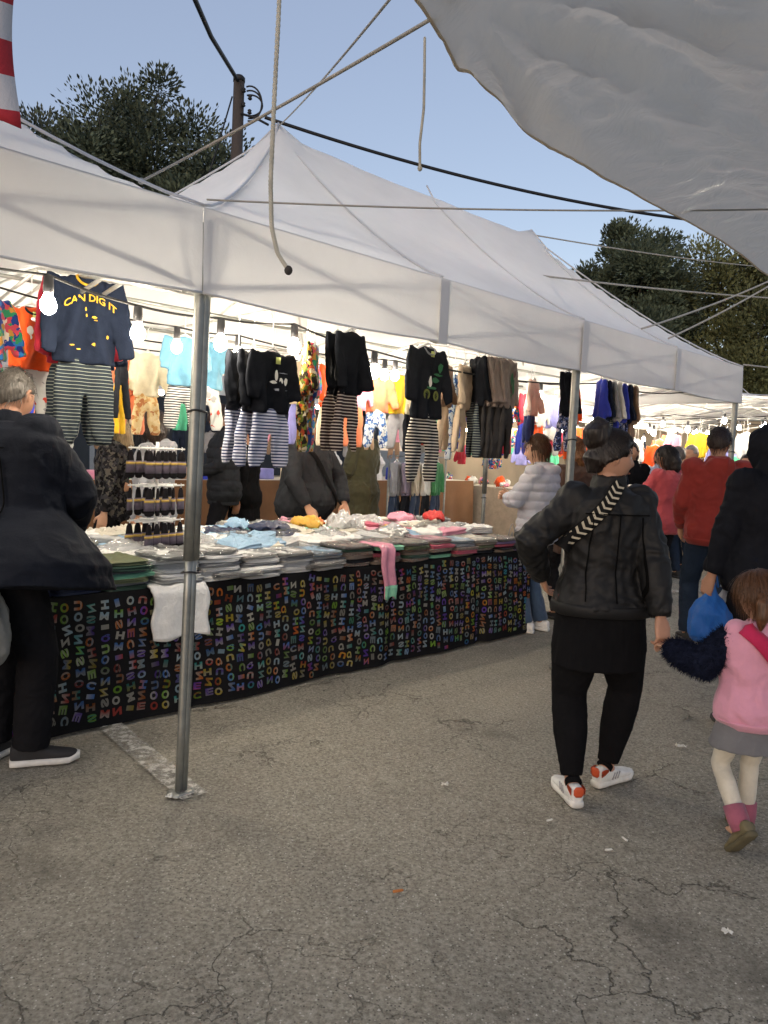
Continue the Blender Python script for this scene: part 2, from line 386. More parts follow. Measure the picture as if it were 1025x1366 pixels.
# small litter
def litter():
    bt = plain("filter_orange", "#b5713c", .9); pw = plain("paper_white", "#d6d4cc", .9)
    r = rng(9)
    def butt(x, y, a, s=1, m=pw, lab=None):
        g = MB(); d = np.array([math.cos(a), math.sin(a), 0]); p = np.array([x, y, .006])
        g.tube([p - d * .016 * s, p, p + d * .012 * s + np.array([0, 0, .001]), p + d * .017 * s], [.0042 * s, .0045 * s, .004 * s, .003 * s], 8)
        obj("cigarette_butt", g, m, label=lab, cat="litter", group="litter on the asphalt")
    butt(.106, 2.55 - .05, .3, 1.1, bt, "orange-brown cigarette filter lying alone on open asphalt")
    for x, y, a in ((.74, 3.06, .5), (1.01, 2.93, 2.0), (.92, 2.84, .2)):
        butt(x, y, a, .9, pw, "small white cigarette butt near the white-shoed woman's heels")
    def scrap(x, y, s, lab, sd):
        g = MB(); q = rng(sd); n = 7; P = []
        for i in range(n):
            for j in range(n): P.append([x + (i - 3) * s / 6 * (1 + .2 * q.normal()), y + (j - 3) * s / 9, .006 + abs(q.normal()) * .006])
        g.add(P, [(i * n + j, (i + 1) * n + j, (i + 1) * n + j + 1, i * n + j + 1) for i in range(n - 1) for j in range(n - 1)])
        obj("paper_scrap", g, pw, smooth=False, label=lab, cat="litter", group="litter on the asphalt")
    scrap(-.83, 3.12, .055, "crumpled white paper scrap against the foot of the steel tent leg", 1)
    scrap(1.16, 2.35, .03, "flattened white scrap on bare asphalt in front of the child", 2)
    scrap(1.62, 3.95, .05, "pale crumpled tissue on the ground beside the child's skirt", 3)
    scrap(.33, 3.35, .03, "thin white paper sliver on the asphalt behind the tent leg", 4)
litter()

# ------------------------------------------------------------------ tents
m_tent = translucent("tent_fabric", (.74, .74, .735), .20, .75, .12)
m_band = translucent("tent_band", (.76, .76, .76), .28, .8, .12)
m_steel = plain("galvanised_steel", (.30, .31, .29), .42, .7)
m_truss = plain("truss_paint", (.62, .62, .60), .45, .6)
m_blk = plain("black_plastic", (.02, .02, .022), .5)
EAVE, VAL = 2.43, 2.09
def roof_z(s, t, L, D, ridge=3.55, sag=1.16, e=1.5):
    d = np.minimum(np.minimum(s, L - s), np.minimum(t, D - t)) / e
    d = np.clip(d, 0, 1)
    return EAVE + (ridge - EAVE) * d ** sag
def make_tent(name, s0, L, label, legs, t0=0.0, D=3.0, back_val=True, seed=0, fab=None, ridge=3.55, group="pop-up tents along the row", bands=True, leaning=0.0, skip=()):
    fab = fab or m_tent
    root = empty(name, W(s0, t0), TH, label, "tent", group)
    n1, n2 = int(L / .1), int(D / .1)
    g = MB(); S, T = np.meshgrid(np.linspace(0, L, n1 + 1), np.linspace(0, D, n2 + 1), indexing='ij')
    Z = roof_z(S, T, L, D, ridge)
    P = np.stack([S.ravel(), T.ravel(), Z.ravel()], 1)
    edge = np.minimum(np.minimum(P[:, 0], L - P[:, 0]), np.minimum(P[:, 1], D - P[:, 1]))
    # cloth hangs a little between hips and eave, with tension wrinkles
    P[:, 2] -= .035 * np.sin(np.clip(edge / 1.5, 0, 1) * math.pi)
    P[:, 2] += (noise3(P * np.array([1.6, 1.6, .5]) + seed) * .022 + noise3(P * np.array([5, 2.2, 1]) + seed + 4) * .006) * np.clip(edge * 4, 0, 1)
    for sp in ([L / 4, 3 * L / 4] if L > 4 else [L / 2]):
        dd = np.hypot(P[:, 0] - sp, P[:, 1] - D / 2); P[:, 2] += .07 * np.exp(-(dd / .13) ** 2)
    g.add(P, [(i * (n2 + 1) + j, (i + 1) * (n2 + 1) + j, (i + 1) * (n2 + 1) + j + 1, i * (n2 + 1) + j + 1) for i in range(n1) for j in range(n2)])
    obj("canopy", g, fab, root)
    # seams along the hips
    sm = MB()
    sps = [L / 4, 3 * L / 4] if L > 4 else [L / 2]
    def rz(a, c): return float(roof_z(np.array(a), np.array(c), L, D, ridge)) - .035 * math.sin(min(1, min(a, L - a, c, D - c) / 1.5) * math.pi) + .012
    for a, bq in (((0, 0), (sps[0], D / 2)), ((0, D), (sps[0], D / 2)), ((L, 0), (sps[-1], D / 2)), ((L, D), (sps[-1], D / 2))) + ((((sps[0], 0), (sps[0], D / 2)), ((sps[-1], 0), (sps[-1], D / 2)), ((L / 2, 0), (L / 2, D / 2))) if L > 4 else ()):
        pts = [(a[0] + (bq[0] - a[0]) * k / 14, a[1] + (bq[1] - a[1]) * k / 14) for k in range(15)]
        sm.tube([(x, y, rz(x, y) + (.06 if k == 14 else 0)) for k, (x, y) in enumerate(pts)], .007, 5)
    obj("roof_seam", sm, m_band, root)
    # valances
    def val(a, bq, nm="valance"):
        a = np.array(a, float); bq = np.array(bq, float); Lh = np.linalg.norm(bq - a); n = int(Lh / .06); d = (bq - a) / Lh; nn = np.array([d[1], -d[0]])
        R = []; h = 9
        for i in range(n + 1):
            q = a + d * Lh * i / n
            for j in range(h):
                z = EAVE + .006 - (EAVE - VAL) * j / (h - 1)
                off = .012 * j / h + .010 * noise3(np.array([[q[0] * 3.1 + seed, q[1] * 3.1, j * .25]]))[0] * (j / h)
                sagz = -.018 * math.sin(math.pi * ((Lh * i / n) % 1.5) / 1.5) * (j / (h - 1)) if Lh > 3 else 0
                R.append([q[0] + nn[0] * off, q[1] + nn[1] * off, z + sagz])
        gg = MB(); gg.add(R, [(i * h + j, i * h + j + 1, (i + 1) * h + j + 1, (i + 1) * h + j) for i in range(n) for j in range(h - 1)])
        o = obj(nm, gg, fab, root)
        hm = MB(); hm.tube([np.array(R[i * h + h - 1]) for i in range(n + 1)], .006, 5, 1.0); obj("hem", hm, m_band, o)
    val((0, 0), (L, 0))
    if 'left' not in skip: val((0, D), (0, 0))
    if 'right' not in skip: val((L, 0), (L, D))
    if back_val: val((L, D), (0, D))
    if bands:
        for q in [L * k / 4 for k in (1, 2, 3)] if L > 4 else [L / 2]:
            bb = MB(); bb.box((q, -.022, (EAVE + VAL) / 2 - .01), (.075, .003, EAVE - VAL)); obj("fixing_strap", bb, fab, root, smooth=False)
    # legs: two telescoping square tubes
    for (a, c) in legs:
        lg = MB(); ia = .035 if a < L / 2 else -.035; ic = .035 if c < D / 2 else -.035
        if abs(a - L / 2) < .1: ia = 0
        lx = leaning if (a, c) == (0, 0) else 0.0
        for (wd, z0, z1, ox) in ((.046, 1.0, EAVE - .05, 0), (.036, 0.012, 1.1, .0)):
            for sgn in (-1, 1):
                q = [(a + ia + lx * (1 - zz / 2.4) + sgn * wd * .27, c + ic + lx * .4 * (1 - zz / 2.4), zz) for zz in np.linspace(z0, z1, 5)]
                lg.tube(q, wd * .5, 8, 1.0)
        o = obj("leg", lg, m_steel, root)
        fb = MB(); fb.loft([((a + ia + lx, c + ic + lx * .4, z), (1, 0, 0), (0, 1, 0), .055 * k, .045 * k) for z, k in ((.002, 1), (.010, 1), (.016, .7))], 10, 4); obj("foot_plate", fb, m_steel, o)
        for z in (.95, 1.62):
            tb = MB(); x0 = a + ia + lx * (1 - z / 2.4); y0 = c + ic + lx * .4 * (1 - z / 2.4); tb.tube([(x0 + .036 * math.cos(k * .5236) * 1.15, y0 + .030 * math.sin(k * .5236), z + .004 * math.sin(k)) for k in range(13)], .0045, 5); obj("cable_tie", tb, m_blk, o)
    # scissor trusses under the eaves
    def bar(p, q, r=.011): bb = MB(); bb.tube([p, q], r, 6); obj("truss_bar", bb, m_truss, root)
    zt, zb = EAVE - .06, EAVE - .36
    def truss(a, bq, k):
        a = np.array(a, float); bq = np.array(bq, float)
        for i in range(k):
            p = a + (bq - a) * i / k; q = a + (bq - a) * (i + 1) / k
            hgt = .06
            bar((*p, zt), (*q, zb + .03)); bar((*p, zb + .03), (*q, zt))
    k = max(2, int(round(L / 1.5)))
    truss((.04, .05), (L - .04, .05), k); truss((.04, D - .05), (L - .04, D - .05), k); truss((.05, .04), (.05, D - .04), 2); truss((L - .05, .04), (L - .05, D - .04), 2)
    if L > 4: truss((L / 2, .04), (L / 2, D - .04), 2)
    for sp in sps:   # peak post with slanting struts
        bar((sp, D / 2, 2.35), (sp, D / 2, ridge - .03), .014)
        for a in (sp - 1.5, sp + 1.5):
            for c in (0.04, D - .04): bar((min(max(a, .04), L - .04), c, EAVE - .05), (sp, D / 2, ridge - .19), .010)
        for c in (0.05, D - .05): bar((sp, c, zt), (sp, D / 2, 2.4), .010); bar((sp, c, zb + .05), (sp, D / 2, 2.65), .010)
    return root
tent_main = make_tent("market_tent", 0.0, 6.0, "white pop-up tent with two peaks over the pyjama stall, straps on its valance", [(0, 0), (3.0, 0), (6.0, 0), (0, 3.0), (6.0, 3.0)], seed=1, leaning=-.07, skip=('left',))
tent_left = make_tent("market_tent", -6.003, 6.0, "white pop-up tent adjoining the pyjama stall's tent at the steel leg", [(0, 0), (0, 3.0), (3.0, 0)], seed=5, skip=('right',))
tent_back = make_tent("market_tent", -2.5, 6.0, "white pop-up tent across the back aisle, over the brown-clothed counter", [(0, 0), (3.0, 0), (6, 3.0), (0, 3.0)], t0=5.6, seed=9)
tent_back2 = make_tent("market_tent", 3.6, 6.0, "white pop-up tent across the back aisle, behind the woman in the trench coat", [(6.0, 0), (6, 3.0), (3.0, 0)], t0=5.6, seed=12)

# ------------------------------------------------------------------ trees, utility pole, cables
def make_tree(x, y, h, crown, label, leafcol, seed, nclump=90, leaf=.09, per=170, droop=.25, group="trees behind the market", kind="tree"):
    r = rng(seed); root = empty(kind, (x, y, 0), 0, label, "tree", group)
    bark = plain("bark", (.045, .038, .03), .95)
    tr = MB(); th = h * .35
    tr.tube([(0, 0, 0), (.05, .02, th * .5), (-.04, .05, th), (.05, 0, h * .7), (0, .03, h * .93)], [h * .03, h * .024, h * .02, h * .011, .02], 10)
    ctr = np.array([0, 0, crown[3]]); rad = np.array(crown[:3])
    clumps = []
    while len(clumps) < nclump:
        d = r.normal(size=3); d /= np.linalg.norm(d); k = r.uniform(.25, 1.0) ** .5
        p = ctr + d * rad * k * (1 + .22 * noise3((d * 2.1 + seed)[None])[0])
        clumps.append(p)
    for p in clumps[:: 3]:
        s0 = np.array([0, 0, th + (p[2] - th) * .35]); mid = (s0 + p) / 2 + r.normal(size=3) * .15
        tr.tube([s0, mid, p], [h * .009, h * .005, .012], 5)
    obj("trunk", tr, bark, root)
    C = np.array(clumps); n = nclump * per
    idx = r.integers(0, nclump, n); cs = r.uniform(.45, 1.0, nclump) * rad.mean() * .26
    off = r.normal(size=(n, 3)).clip(-1.7, 1.7) * cs[idx][:, None] * np.array([.62, .62, .5])
    P = C[idx] + off; P[:, 2] -= droop * np.linalg.norm(off[:, :2], axis=1)
    P[:, 2] = np.maximum(P[:, 2], ctr[2] - rad[2] * .98)
    dr = off + r.normal(size=(n, 3)) * .12 + np.array([0, 0, .25]) ; dr /= np.linalg.norm(dr, axis=1)[:, None] + 1e-6
    sd = np.cross(dr, r.normal(size=(n, 3))); sd /= np.linalg.norm(sd, axis=1)[:, None] + 1e-6
    ln = leaf * r.uniform(.7, 1.6, n)[:, None]; wd = ln * .22
    V = np.stack([P, P + dr * ln * .5 + sd * wd, P + dr * ln, P + dr * ln * .5 - sd * wd], 1).reshape(-1, 3)
    me = bpy.data.meshes.new("crown"); me.from_pydata(V.tolist(), [], np.arange(n * 4).reshape(-1, 4).tolist())
    base = np.array(leafcol) * (1 + .35 * r.normal(size=(nclump, 1)).clip(-1, 1))[idx] * r.uniform(.7, 1.3, (n, 1))
    setvcol(me, np.repeat(base.clip(.008, .3), 4, 0))
    o = obj("crown", me, vcol_mat("leaves", .6), root, smooth=False); return root
make_tree(-7.5, 22, 11.2, (3.6, 2.6, 3.9, 7.2), "large dark feathery tree behind the adjoining tent, next to the utility pole", (.078, .098, .064), 3, 230, .115, 560)
make_tree(-11.3, 23, 10.2, (2.6, 2.2, 3.6, 7.2), "lower greyish tree behind the adjoining tent, under the striped awning", (.075, .088, .064), 4, 130, .115, 460)
make_tree(-3.9, 25, 7.6, (1.7, 1.7, 2.6, 5.4), "small sparse tree behind the wooden utility pole", (.066, .08, .05), 6, 60, .10, 260)
make_tree(7.7, 25.5, 8.9, (2.0, 2.2, 3.3, 5.6), "dark rounded tree beyond the tent roof, bluish green", (.078, .10, .064), 13, 170, .115, 560)
make_tree(11.5, 26, 8.9, (4.4, 2.5, 3.9, 5.0), "broad olive green tree behind the far tents, below the tarpaulin", (.12, .128, .055), 14, 230, .115, 560)

def cable(name, pts, r, m, label, cat, group=None, sag=0.0, n=24, knots=(), parent=None):
    pts = [np.array(p, float) for p in pts]
    if len(pts) == 2:
        a, b = pts; pts = [a + (b - a) * k / n - np.array([0, 0, sag * 4 * (k / n) * (1 - k / n)]) for k in range(n + 1)]
    g = MB(); g.tube(pts, r, 6); o = obj(name, g, m, parent, label=label, cat=cat, group=group)
    for k in knots:
        kb = MB(); kb.ball(k, r * 2.6, 8, 6); obj("knot", kb, m, o)
    return o
m_rope = plain("rope_fibre", (.42, .40, .35), .9); m_cable = plain("cable_rubber", (.012, .012, .013), .6)
m_wood = plain("pole_wood", (.075, .06, .05), .9)
up = empty("utility_pole", (-4.15, 20, -.35), 0, "weathered wooden utility pole with cable coils at its top", "utility pole")
g = MB(); g.tube([(0, 0, 0), (.03, 0, 5), (.05, 0, 10.85)], [.19, .165, .135], 14); obj("post", g, m_wood, up, disp=folds(.008, 6, 2, .2))
g = MB()
for k in range(3): g.tube([(.15 + .1 * math.cos(a) * 3 + .2, -.1 + .05 * k, 10.25 + .42 * math.sin(a) * (1 - .2 * k)) for a in np.linspace(-1.7, 1.9, 16)], .022, 6)
g.tube([(.14, -.1, 10.0), (.5, -.15, 9.9), (.85, -.2, 9.72)], .03, 6)
obj("cable_coil", g, m_cable, up)
for k in range(4):
    g = MB(); zz = 10.55 - .17 * k; g.loft([((.2 + .16 * (k % 2), -.14, zz + dz), (1, 0, 0), (0, 1, 0), rr, rr) for dz, rr in ((-.06, .03), (-.03, .06), (0, .035), (.03, .055), (.06, .02))], 10); obj("insulator", g, m_cable, up)
g = MB(); g.loft([((.05, 0, z), (1, 0, 0), (0, 1, 0), q, q) for z, q in ((10.8, .15), (10.9, .15), (10.95, .1))], 10); obj("cap", g, m_cable, up)
g = MB(); g.tube([(-.09, -.1, 10.4), (-.35, -.3, 9.2), (-.75, -.5, 7.6), (-1.3, -.8, 6.0)], .02, 5); obj("stay_wire", g, m_cable, up)
# ------------------------------------------------------------------ overhead cables, ropes, tarpaulin, awning
cable("power_cable", [(-4.12, 19.9, 10.45), (-4.2, 17.4, 10.2), (-3.99, 15, 9.75), (-3.75, 13, 10.2)], .05, m_cable, "thick twisted black cable rising away from the top of the utility pole", "cable")
cable("power_cable", [(-3.40, 19.8, 9.55), (9.6, 23.3, 8.55)], .045, m_cable, "black overhead cable running from the utility pole past the tent peak", "cable", sag=.35)
RA = np.array([.06, 2.03, 2.62])
cable("guy_rope", [W(-.06, .40, 2.60), np.array([.075, 2.05, 2.60])], .0055, m_rope, "white guy rope from the adjoining tent roof to the tarpaulin corner", "rope", sag=.01, knots=[W(-.06, .40, 2.60)])
cable("guy_rope", [W(1.5, 1.5, 3.6), np.array([.02, 1.95, 2.66])], .004, m_rope, "thin slack cord from the tent peak to the tarpaulin corner", "rope", sag=.02)
cable("tension_line", [W(0.0, -.02, 2.46), (1.66, 3.55, 2.645)], .004, m_rope, "thin level line from the tent corner across to the right under the tarpaulin", "rope", sag=.02)
for a, b, lab, r in ((W(4.15, .15, 2.55), (4.4, 8.1, 3.70), "slanting white guy rope from the far roof slope up to the right, upper of two", .008), (W(4.65, .15, 2.54), (4.3, 7.6, 3.72), "slanting white guy rope from the far roof corner up to the right, steeper of two", .008),
                     (W(3.7, .9, 2.98), (6.4, 10.5, 3.75), "level white line crossing in front of the olive tree", .008), (W(4.45, 1.5, 3.57), (6.8, 13, 4.75), "thin line from the tent's farther peak to the trees", .007),
                     (W(6.0, 0, 2.46), (7.6, 11.2, 2.95), "lowest white rope from the tent's far corner to the next tent", .008)):
    cable("guy_rope", [a, b], r, m_rope, lab, "rope", sag=.05)
# dangling ropes
def twisted(name, pts, r, label, cols=((.50, .48, .40), (.07, .08, .05)), frayed=True):
    g = MB(); pts = [np.array(p, float) for p in pts]; n = 240
    seg = np.array(pts); tt = np.linspace(0, len(pts) - 1, n)
    Q = np.stack([np.interp(tt, np.arange(len(pts)), seg[:, k]) for k in range(3)], 1)
    for _ in range(30): Q[1:-1] = (Q[:-2] + Q[1:-1] * 2 + Q[2:]) / 4
    for k in range(3):
        P = [q + r * .5 * np.array([math.cos(i * .8 + k * 2.094), math.sin(i * .8 + k * 2.094), 0]) for i, q in enumerate(Q)]
        g.cur = 0 if k != 1 else 1
        g.tube(P, r * .62, 6)
    root = obj(name, g, [plain("rope_pale", cols[0], .9), plain("rope_dark", cols[1], .9)], label=label, cat="rope")
    e = MB(); e.ball(Q[-1], (r * 1.9, r * 1.9, r * 2.2), 8, 6); obj("end_knot", e, plain("rope_pale", cols[0]) if not frayed else plain("rope_end", (.05, .045, .04), .9), root)
    return root
twisted("dangling_rope", [(-.352, 2.2, 2.95), (-.348, 2.2, 2.7), (-.353, 2.2, 2.45), (-.356, 2.2, 2.22), (-.349, 2.2, 2.10), (-.330, 2.2, 2.03), (-.298, 2.2, 1.985)], .0062, "green-flecked rope dangling in front of the tent, its end curled and frayed")
cr = twisted("dangling_rope", [(.056, 2.35, 2.70), (.06, 2.35, 2.60), (.063, 2.35, 2.50), (.056, 2.35, 2.40), (.060, 2.35, 2.33)], .004, "short pale cord hanging from the tarpaulin, knotted at its end", ((.5, .47, .42), (.4, .38, .33)), False)
# tarpaulin
def make_tarp():
    m = translucent("tarpaulin", (.87, .78, .64), .56, .27, .9); b = m.node_tree.nodes["Principled BSDF"]; b.inputs["Specular IOR Level"].default_value = .5; b.inputs["Sheen Weight"].default_value = 0
    N = m.node_tree.nodes; bp = [q for q in N if q.type == 'BUMP'][0]; nz = N.new("ShaderNodeTexNoise"); nz.inputs["Scale"].default_value = 5; nz.inputs["Detail"].default_value = 3; nz.inputs["Distortion"].default_value = 1.6; nz.inputs["Roughness"].default_value = .6
    m.node_tree.links.new([q for q in N if q.type == 'TEX_COORD'][0].outputs["Object"], nz.inputs["Vector"]); m.node_tree.links.new(nz.outputs["Fac"], bp.inputs["Height"]); bp.inputs["Distance"].default_value = .05; bp.inputs["Strength"].default_value = .28
    m.node_tree.links.new(bp.outputs[0], [q for q in N if q.type == 'BSDF_TRANSLUCENT'][0].inputs["Normal"])
    E = np.array([(-.30, 1.45, 2.60), (-.12, 1.74, 2.60), (.021, 1.985, 2.62), (.09, 2.12, 2.60), (.173, 2.306, 2.585), (.42, 2.62, 2.59), (.76, 3.03, 2.60), (1.35, 3.64, 2.595), (2.06, 4.38, 2.58), (3.4, 5.8, 2.6), (4.8, 7.3, 2.6)])
    ac = np.concatenate([[0], np.cumsum(np.linalg.norm(np.diff(E, axis=0), axis=1))])
    n, k = 190, 100; A = np.linspace(0, ac[-1] * .72, n)
    Q = np.stack([np.interp(A, ac, E[:, i]) for i in range(3)], 1)
    for _ in range(5): Q[1:-1] = (Q[:-2] + 2 * Q[1:-1] + Q[2:]) / 4
    inw = np.array([.72, -.69, 0]); B = np.linspace(0, 1, k) ** 1.25 * 3.0
    P = (Q[:, None, :] + inw * B[None, :, None])
    P[..., 2] += .20 * B - .05 * np.sin(np.clip(B / .9, 0, 1) * math.pi)
    F = P.reshape(-1, 3); G = np.array([.13, 2.0])
    d = F[:, :2] - G; rr = np.hypot(d[:, 0], d[:, 1]); an = np.arctan2(d[:, 1], d[:, 0])
    pleat = np.sin(an * 15 + 1.2 * noise3(F * 2)) + .4 * np.sin(an * 31 + 2)
    F[:, 2] += .045 * pleat * np.exp(-rr / 1.7) * np.clip((rr - .10) * 2.2, 0, 1)
    w = noise3(F * 1.3 + 7)[:, None]
    F[:, 2] += np.clip(np.tile(B, n) * 4, .15, 1) * (.024 * (1 - 2 * np.abs(noise3(F * np.array([2.3, 3.6, 1]) + w))) + .018 * (1 - 2 * np.abs(noise3(F * np.array([8, 11, 2]) + w * 2)))) + .05 * noise3(F * .8)
    eb = np.tile(B, n); F[:, 2] -= .02 * np.exp(-(eb / .05) ** 2)
    ac_ = (F[:, 0] - G[0]) * .80 - (F[:, 1] - G[1]) * .60   # long drooping folds running from the tied corner
    F[:, 2] += .065 * np.sin(ac_ * 9 + .6 * noise3(F * 1.1)) * np.clip(eb * 2, 0, 1)
    g = MB(); g.add(F, [(i * k + j, (i + 1) * k + j, (i + 1) * k + j + 1, i * k + j + 1) for i in range(n - 1) for j in range(k - 1)])
    o = obj("tarpaulin", g, m, label="large crumpled grey-white tarpaulin stretched overhead, tied at its corner", cat="tarpaulin")
    h = MB(); R = F.reshape(n, k, 3); h.tube([R[i, 0] + np.array([.004, -.004, 0]) for i in range(n)], .005, 6); obj("hem", h, m, o)
    e = MB(); e.tube([(RA[0] + .045 + .016 * math.cos(a), RA[1] - .02, RA[2] + .02 + .016 * math.sin(a)) for a in np.linspace(0, 6.28, 14)], .005, 6); obj("eyelet", e, m_steel, o)
    c = MB(); c.tube([(1.14, 1.98, 2.78), (1.16, 2.0, 2.72), (1.17, 2.03, 2.66), (1.20, 2.07, 2.62)], .005, 6); obj("cord", c, m_rope, o)
make_tarp()
# striped awning flap
def make_awning():
    m = banded("awning_stripes", ("#b3323c", "#c9c9cc"), 5.2, 'Z', .5, .85, .0)
    n, k = 14, 40; P = []
    for i in range(n):
        for j in range(k):
            z = -.9 * j / (k - 1); x = -.62 * (1 - i / (n - 1)) + .03 * math.sin(j * .16)
            P.append([x, .03 * math.sin(i * 1.3 + j * .1) + .02 * z, z - .22 * x * 1.0 + .03 * math.sin(i * .5) - (.02 if i == n - 1 and j == k - 1 else 0)])
    g = MB(); g.add(P, [(i * k + j, i * k + j + 1, (i + 1) * k + j + 1, (i + 1) * k + j) for i in range(n - 1) for j in range(k - 1)])
    o = obj("awning_flap", g, m, label="red and white striped awning flap hanging above the adjoining tent", cat="awning")
    o.location = (-1.10, 2.3, 3.29); s = o.modifiers.new("s", 'SOLIDIFY'); s.thickness = .004
    b = MB(); b.tube([(-.62, 0, .15), (0, 0, .02)], .012, 8); obj("awning_bar", b, m_steel, o)
make_awning()

# ------------------------------------------------------------------ stall table and printed cloth
TOPZ = .70
def tfront(s): return .90 - .028 * (s - .5) if s > -1 else .94
S0, S1, TB = -2.6, 3.78, 2.12
tb = empty("stall_table", W(0, 0), TH, "long trestle table under the black letter-print cloth", "table")
g = MB(); g.box(((S0 + S1) / 2, (1.02 + TB) / 2, TOPZ - .02), (S1 - S0 - .06, TB - 1.06, .03)); obj("table_top", g, m_wood, tb)
for a in (S0 + .1, -1, 0.6, 2.2, S1 - .1):
    for c in (1.1, TB - .1): g = MB(); g.box((a, c, (TOPZ - .035) / 2), (.05, .05, TOPZ - .035)); obj("leg", g, m_wood, tb)
m_cloth = fabric("black_cotton", (.011, .011, .012), .9, .2, 5)
def cloth_front(s, h):
    """h = 0 at the top edge .. 1 at the ground"""
    s = np.asarray(s, float); h = np.asarray(h, float)
    tf = np.where(s > -1, .90 - .028 * (s - .5), .94)
    q = np.stack([s * 2.4, h * .5, 0 * s], 1); w = noise3(q)
    off = (.016 * np.sin(s * 7.5 + 3.5 * w) + .009 * np.sin(s * 19 + 5 * w + 1.3) + .02 * w) * (.25 + .75 * h) + .02 * h - .012 * (1 - h) ** 6
    z = TOPZ + .004 - (TOPZ - .006) * h + .008 * noise3(np.stack([s * 3, 0 * s, h * 2], 1)) * (h > .9) + .0
    return np.stack([s, tf - off, z], 1)
def to_world(A): A = np.asarray(A); return np.stack([P0[0] + UU[0] * A[:, 0] + NN[0] * A[:, 1], P0[1] + UU[1] * A[:, 0] + NN[1] * A[:, 1], A[:, 2]], 1)
def make_cloth():
    ns, nh = 360, 22
    S, H = np.meshgrid(np.linspace(S0, S1, ns), np.linspace(0, 1, nh), indexing='ij'); F = cloth_front(S.ravel(), H.ravel())
    g = MB(); g.add(F, [(i * nh + j, i * nh + j + 1, (i + 1) * nh + j + 1, (i + 1) * nh + j) for i in range(ns - 1) for j in range(nh - 1)])
    T = np.array([[(s, cloth_front([s], [0])[0][1] * (1 - k) + TB * k, TOPZ + .004) for k in np.linspace(0, 1, 4)] for s in np.linspace(S0, S1, 60)]).reshape(-1, 3)
    g.add(T, [(i * 4 + j, (i + 1) * 4 + j, (i + 1) * 4 + j + 1, i * 4 + j + 1) for i in range(59) for j in range(3)])
    tf = cloth_front([S1], [0])[0][1]; K = 40; R = []
    for i in range(K):
        t = tf + (TB - tf) * i / (K - 1)
        for j in range(nh): h = j / (nh - 1); R.append((S1 + .02 * math.sin(i * .9) * h + .02 * h, t, TOPZ + .004 - (TOPZ - .006) * h))
    g.add(R, [(i * nh + j, i * nh + j + 1, (i + 1) * nh + j + 1, (i + 1) * nh + j) for i in range(K - 1) for j in range(nh - 1)])
    o = obj("tablecloth", g, m_cloth, label="black tablecloth printed with columns of neon coloured letters, hanging to the ground", cat="tablecloth")
    o.matrix_world = M_ST
    glyph = {}
    for ch in "OSNHMIEZCUQ":
        cu = bpy.data.curves.new("t", 'FONT'); cu.body = ch; cu.offset = .055; cu.resolution_u = 3; cu.align_x = 'CENTER'
        t = bpy.data.objects.new("t", cu); COL.objects.link(t); dg = bpy.context.evaluated_depsgraph_get(); dg.update()
        me = bpy.data.meshes.new_from_object(t.evaluated_get(dg), depsgraph=dg); c = getco(me)[:, :2]
        c = (c - (c.min(0) + c.max(0)) / 2) / np.ptp(c, axis=0)
        glyph[ch] = (c, [tuple(p.vertices) for p in me.polygons]); bpy.data.objects.remove(t); bpy.data.meshes.remove(me)
    pal = [rgb(x) for x in ("#7fae3e", "#c8702c", "#4a7cc4", "#6b48b0", "#b9b6ac", "#c2ad3c", "#3f9c98", "#b0463c", "#9cb8c8")]
    r = rng(21); V = []; Fc = []; Cc = []; words = "HIMOSNHIOMESQNOCHUZ"
    n = 0
    for ci, s in enumerate(np.arange(S0 + .05, S1 - .03, .067)):
        off = r.uniform(0, .08); k0 = r.integers(0, 19); turn = 1 if ci % 2 else -1
        for ri in range(13):
            zc = off * .5 + .035 + ri * .0575
            if zc > TOPZ - .03: continue
            ch = words[(k0 + ri * 5) % len(words)]; c, f = glyph[ch]
            wd, hg = (.047, .041) if ch not in "I" else (.025, .041)
            a = r.normal() * .14 + (math.pi / 2 if r.random() < .65 else 0)
            q = c * np.array([wd, hg]); q = np.stack([q[:, 0] * math.cos(a) - q[:, 1] * math.sin(a), q[:, 0] * math.sin(a) + q[:, 1] * math.cos(a)], 1)
            ss = s + q[:, 0] + r.normal() * .006; hh = np.clip((zc + q[:, 1]) / TOPZ, 0, .985)
            p = cloth_front(ss, hh); p[:, 1] -= .0022
            col = np.array(pal[r.integers(0, len(pal))]); col2 = np.array(pal[4]) if r.random() < .55 else np.array(pal[r.integers(0, len(pal))])
            band = (np.sin(c[:, 1] * 14) > .1).astype(float)[:, None]
            V.append(p); Cc.append((col * (1 - band * .75) + col2 * band * .75) * r.uniform(.20, .50)); Fc += [tuple(i + n for i in x) for x in f]; n += len(p)
    g = MB(); g.add(np.concatenate(V), Fc); pr = obj("letter_print", g, vcol_mat("letter_ink", .85), o, smooth=False, kind="stuff"); setvcol(pr.data, np.concatenate(Cc))
make_cloth()

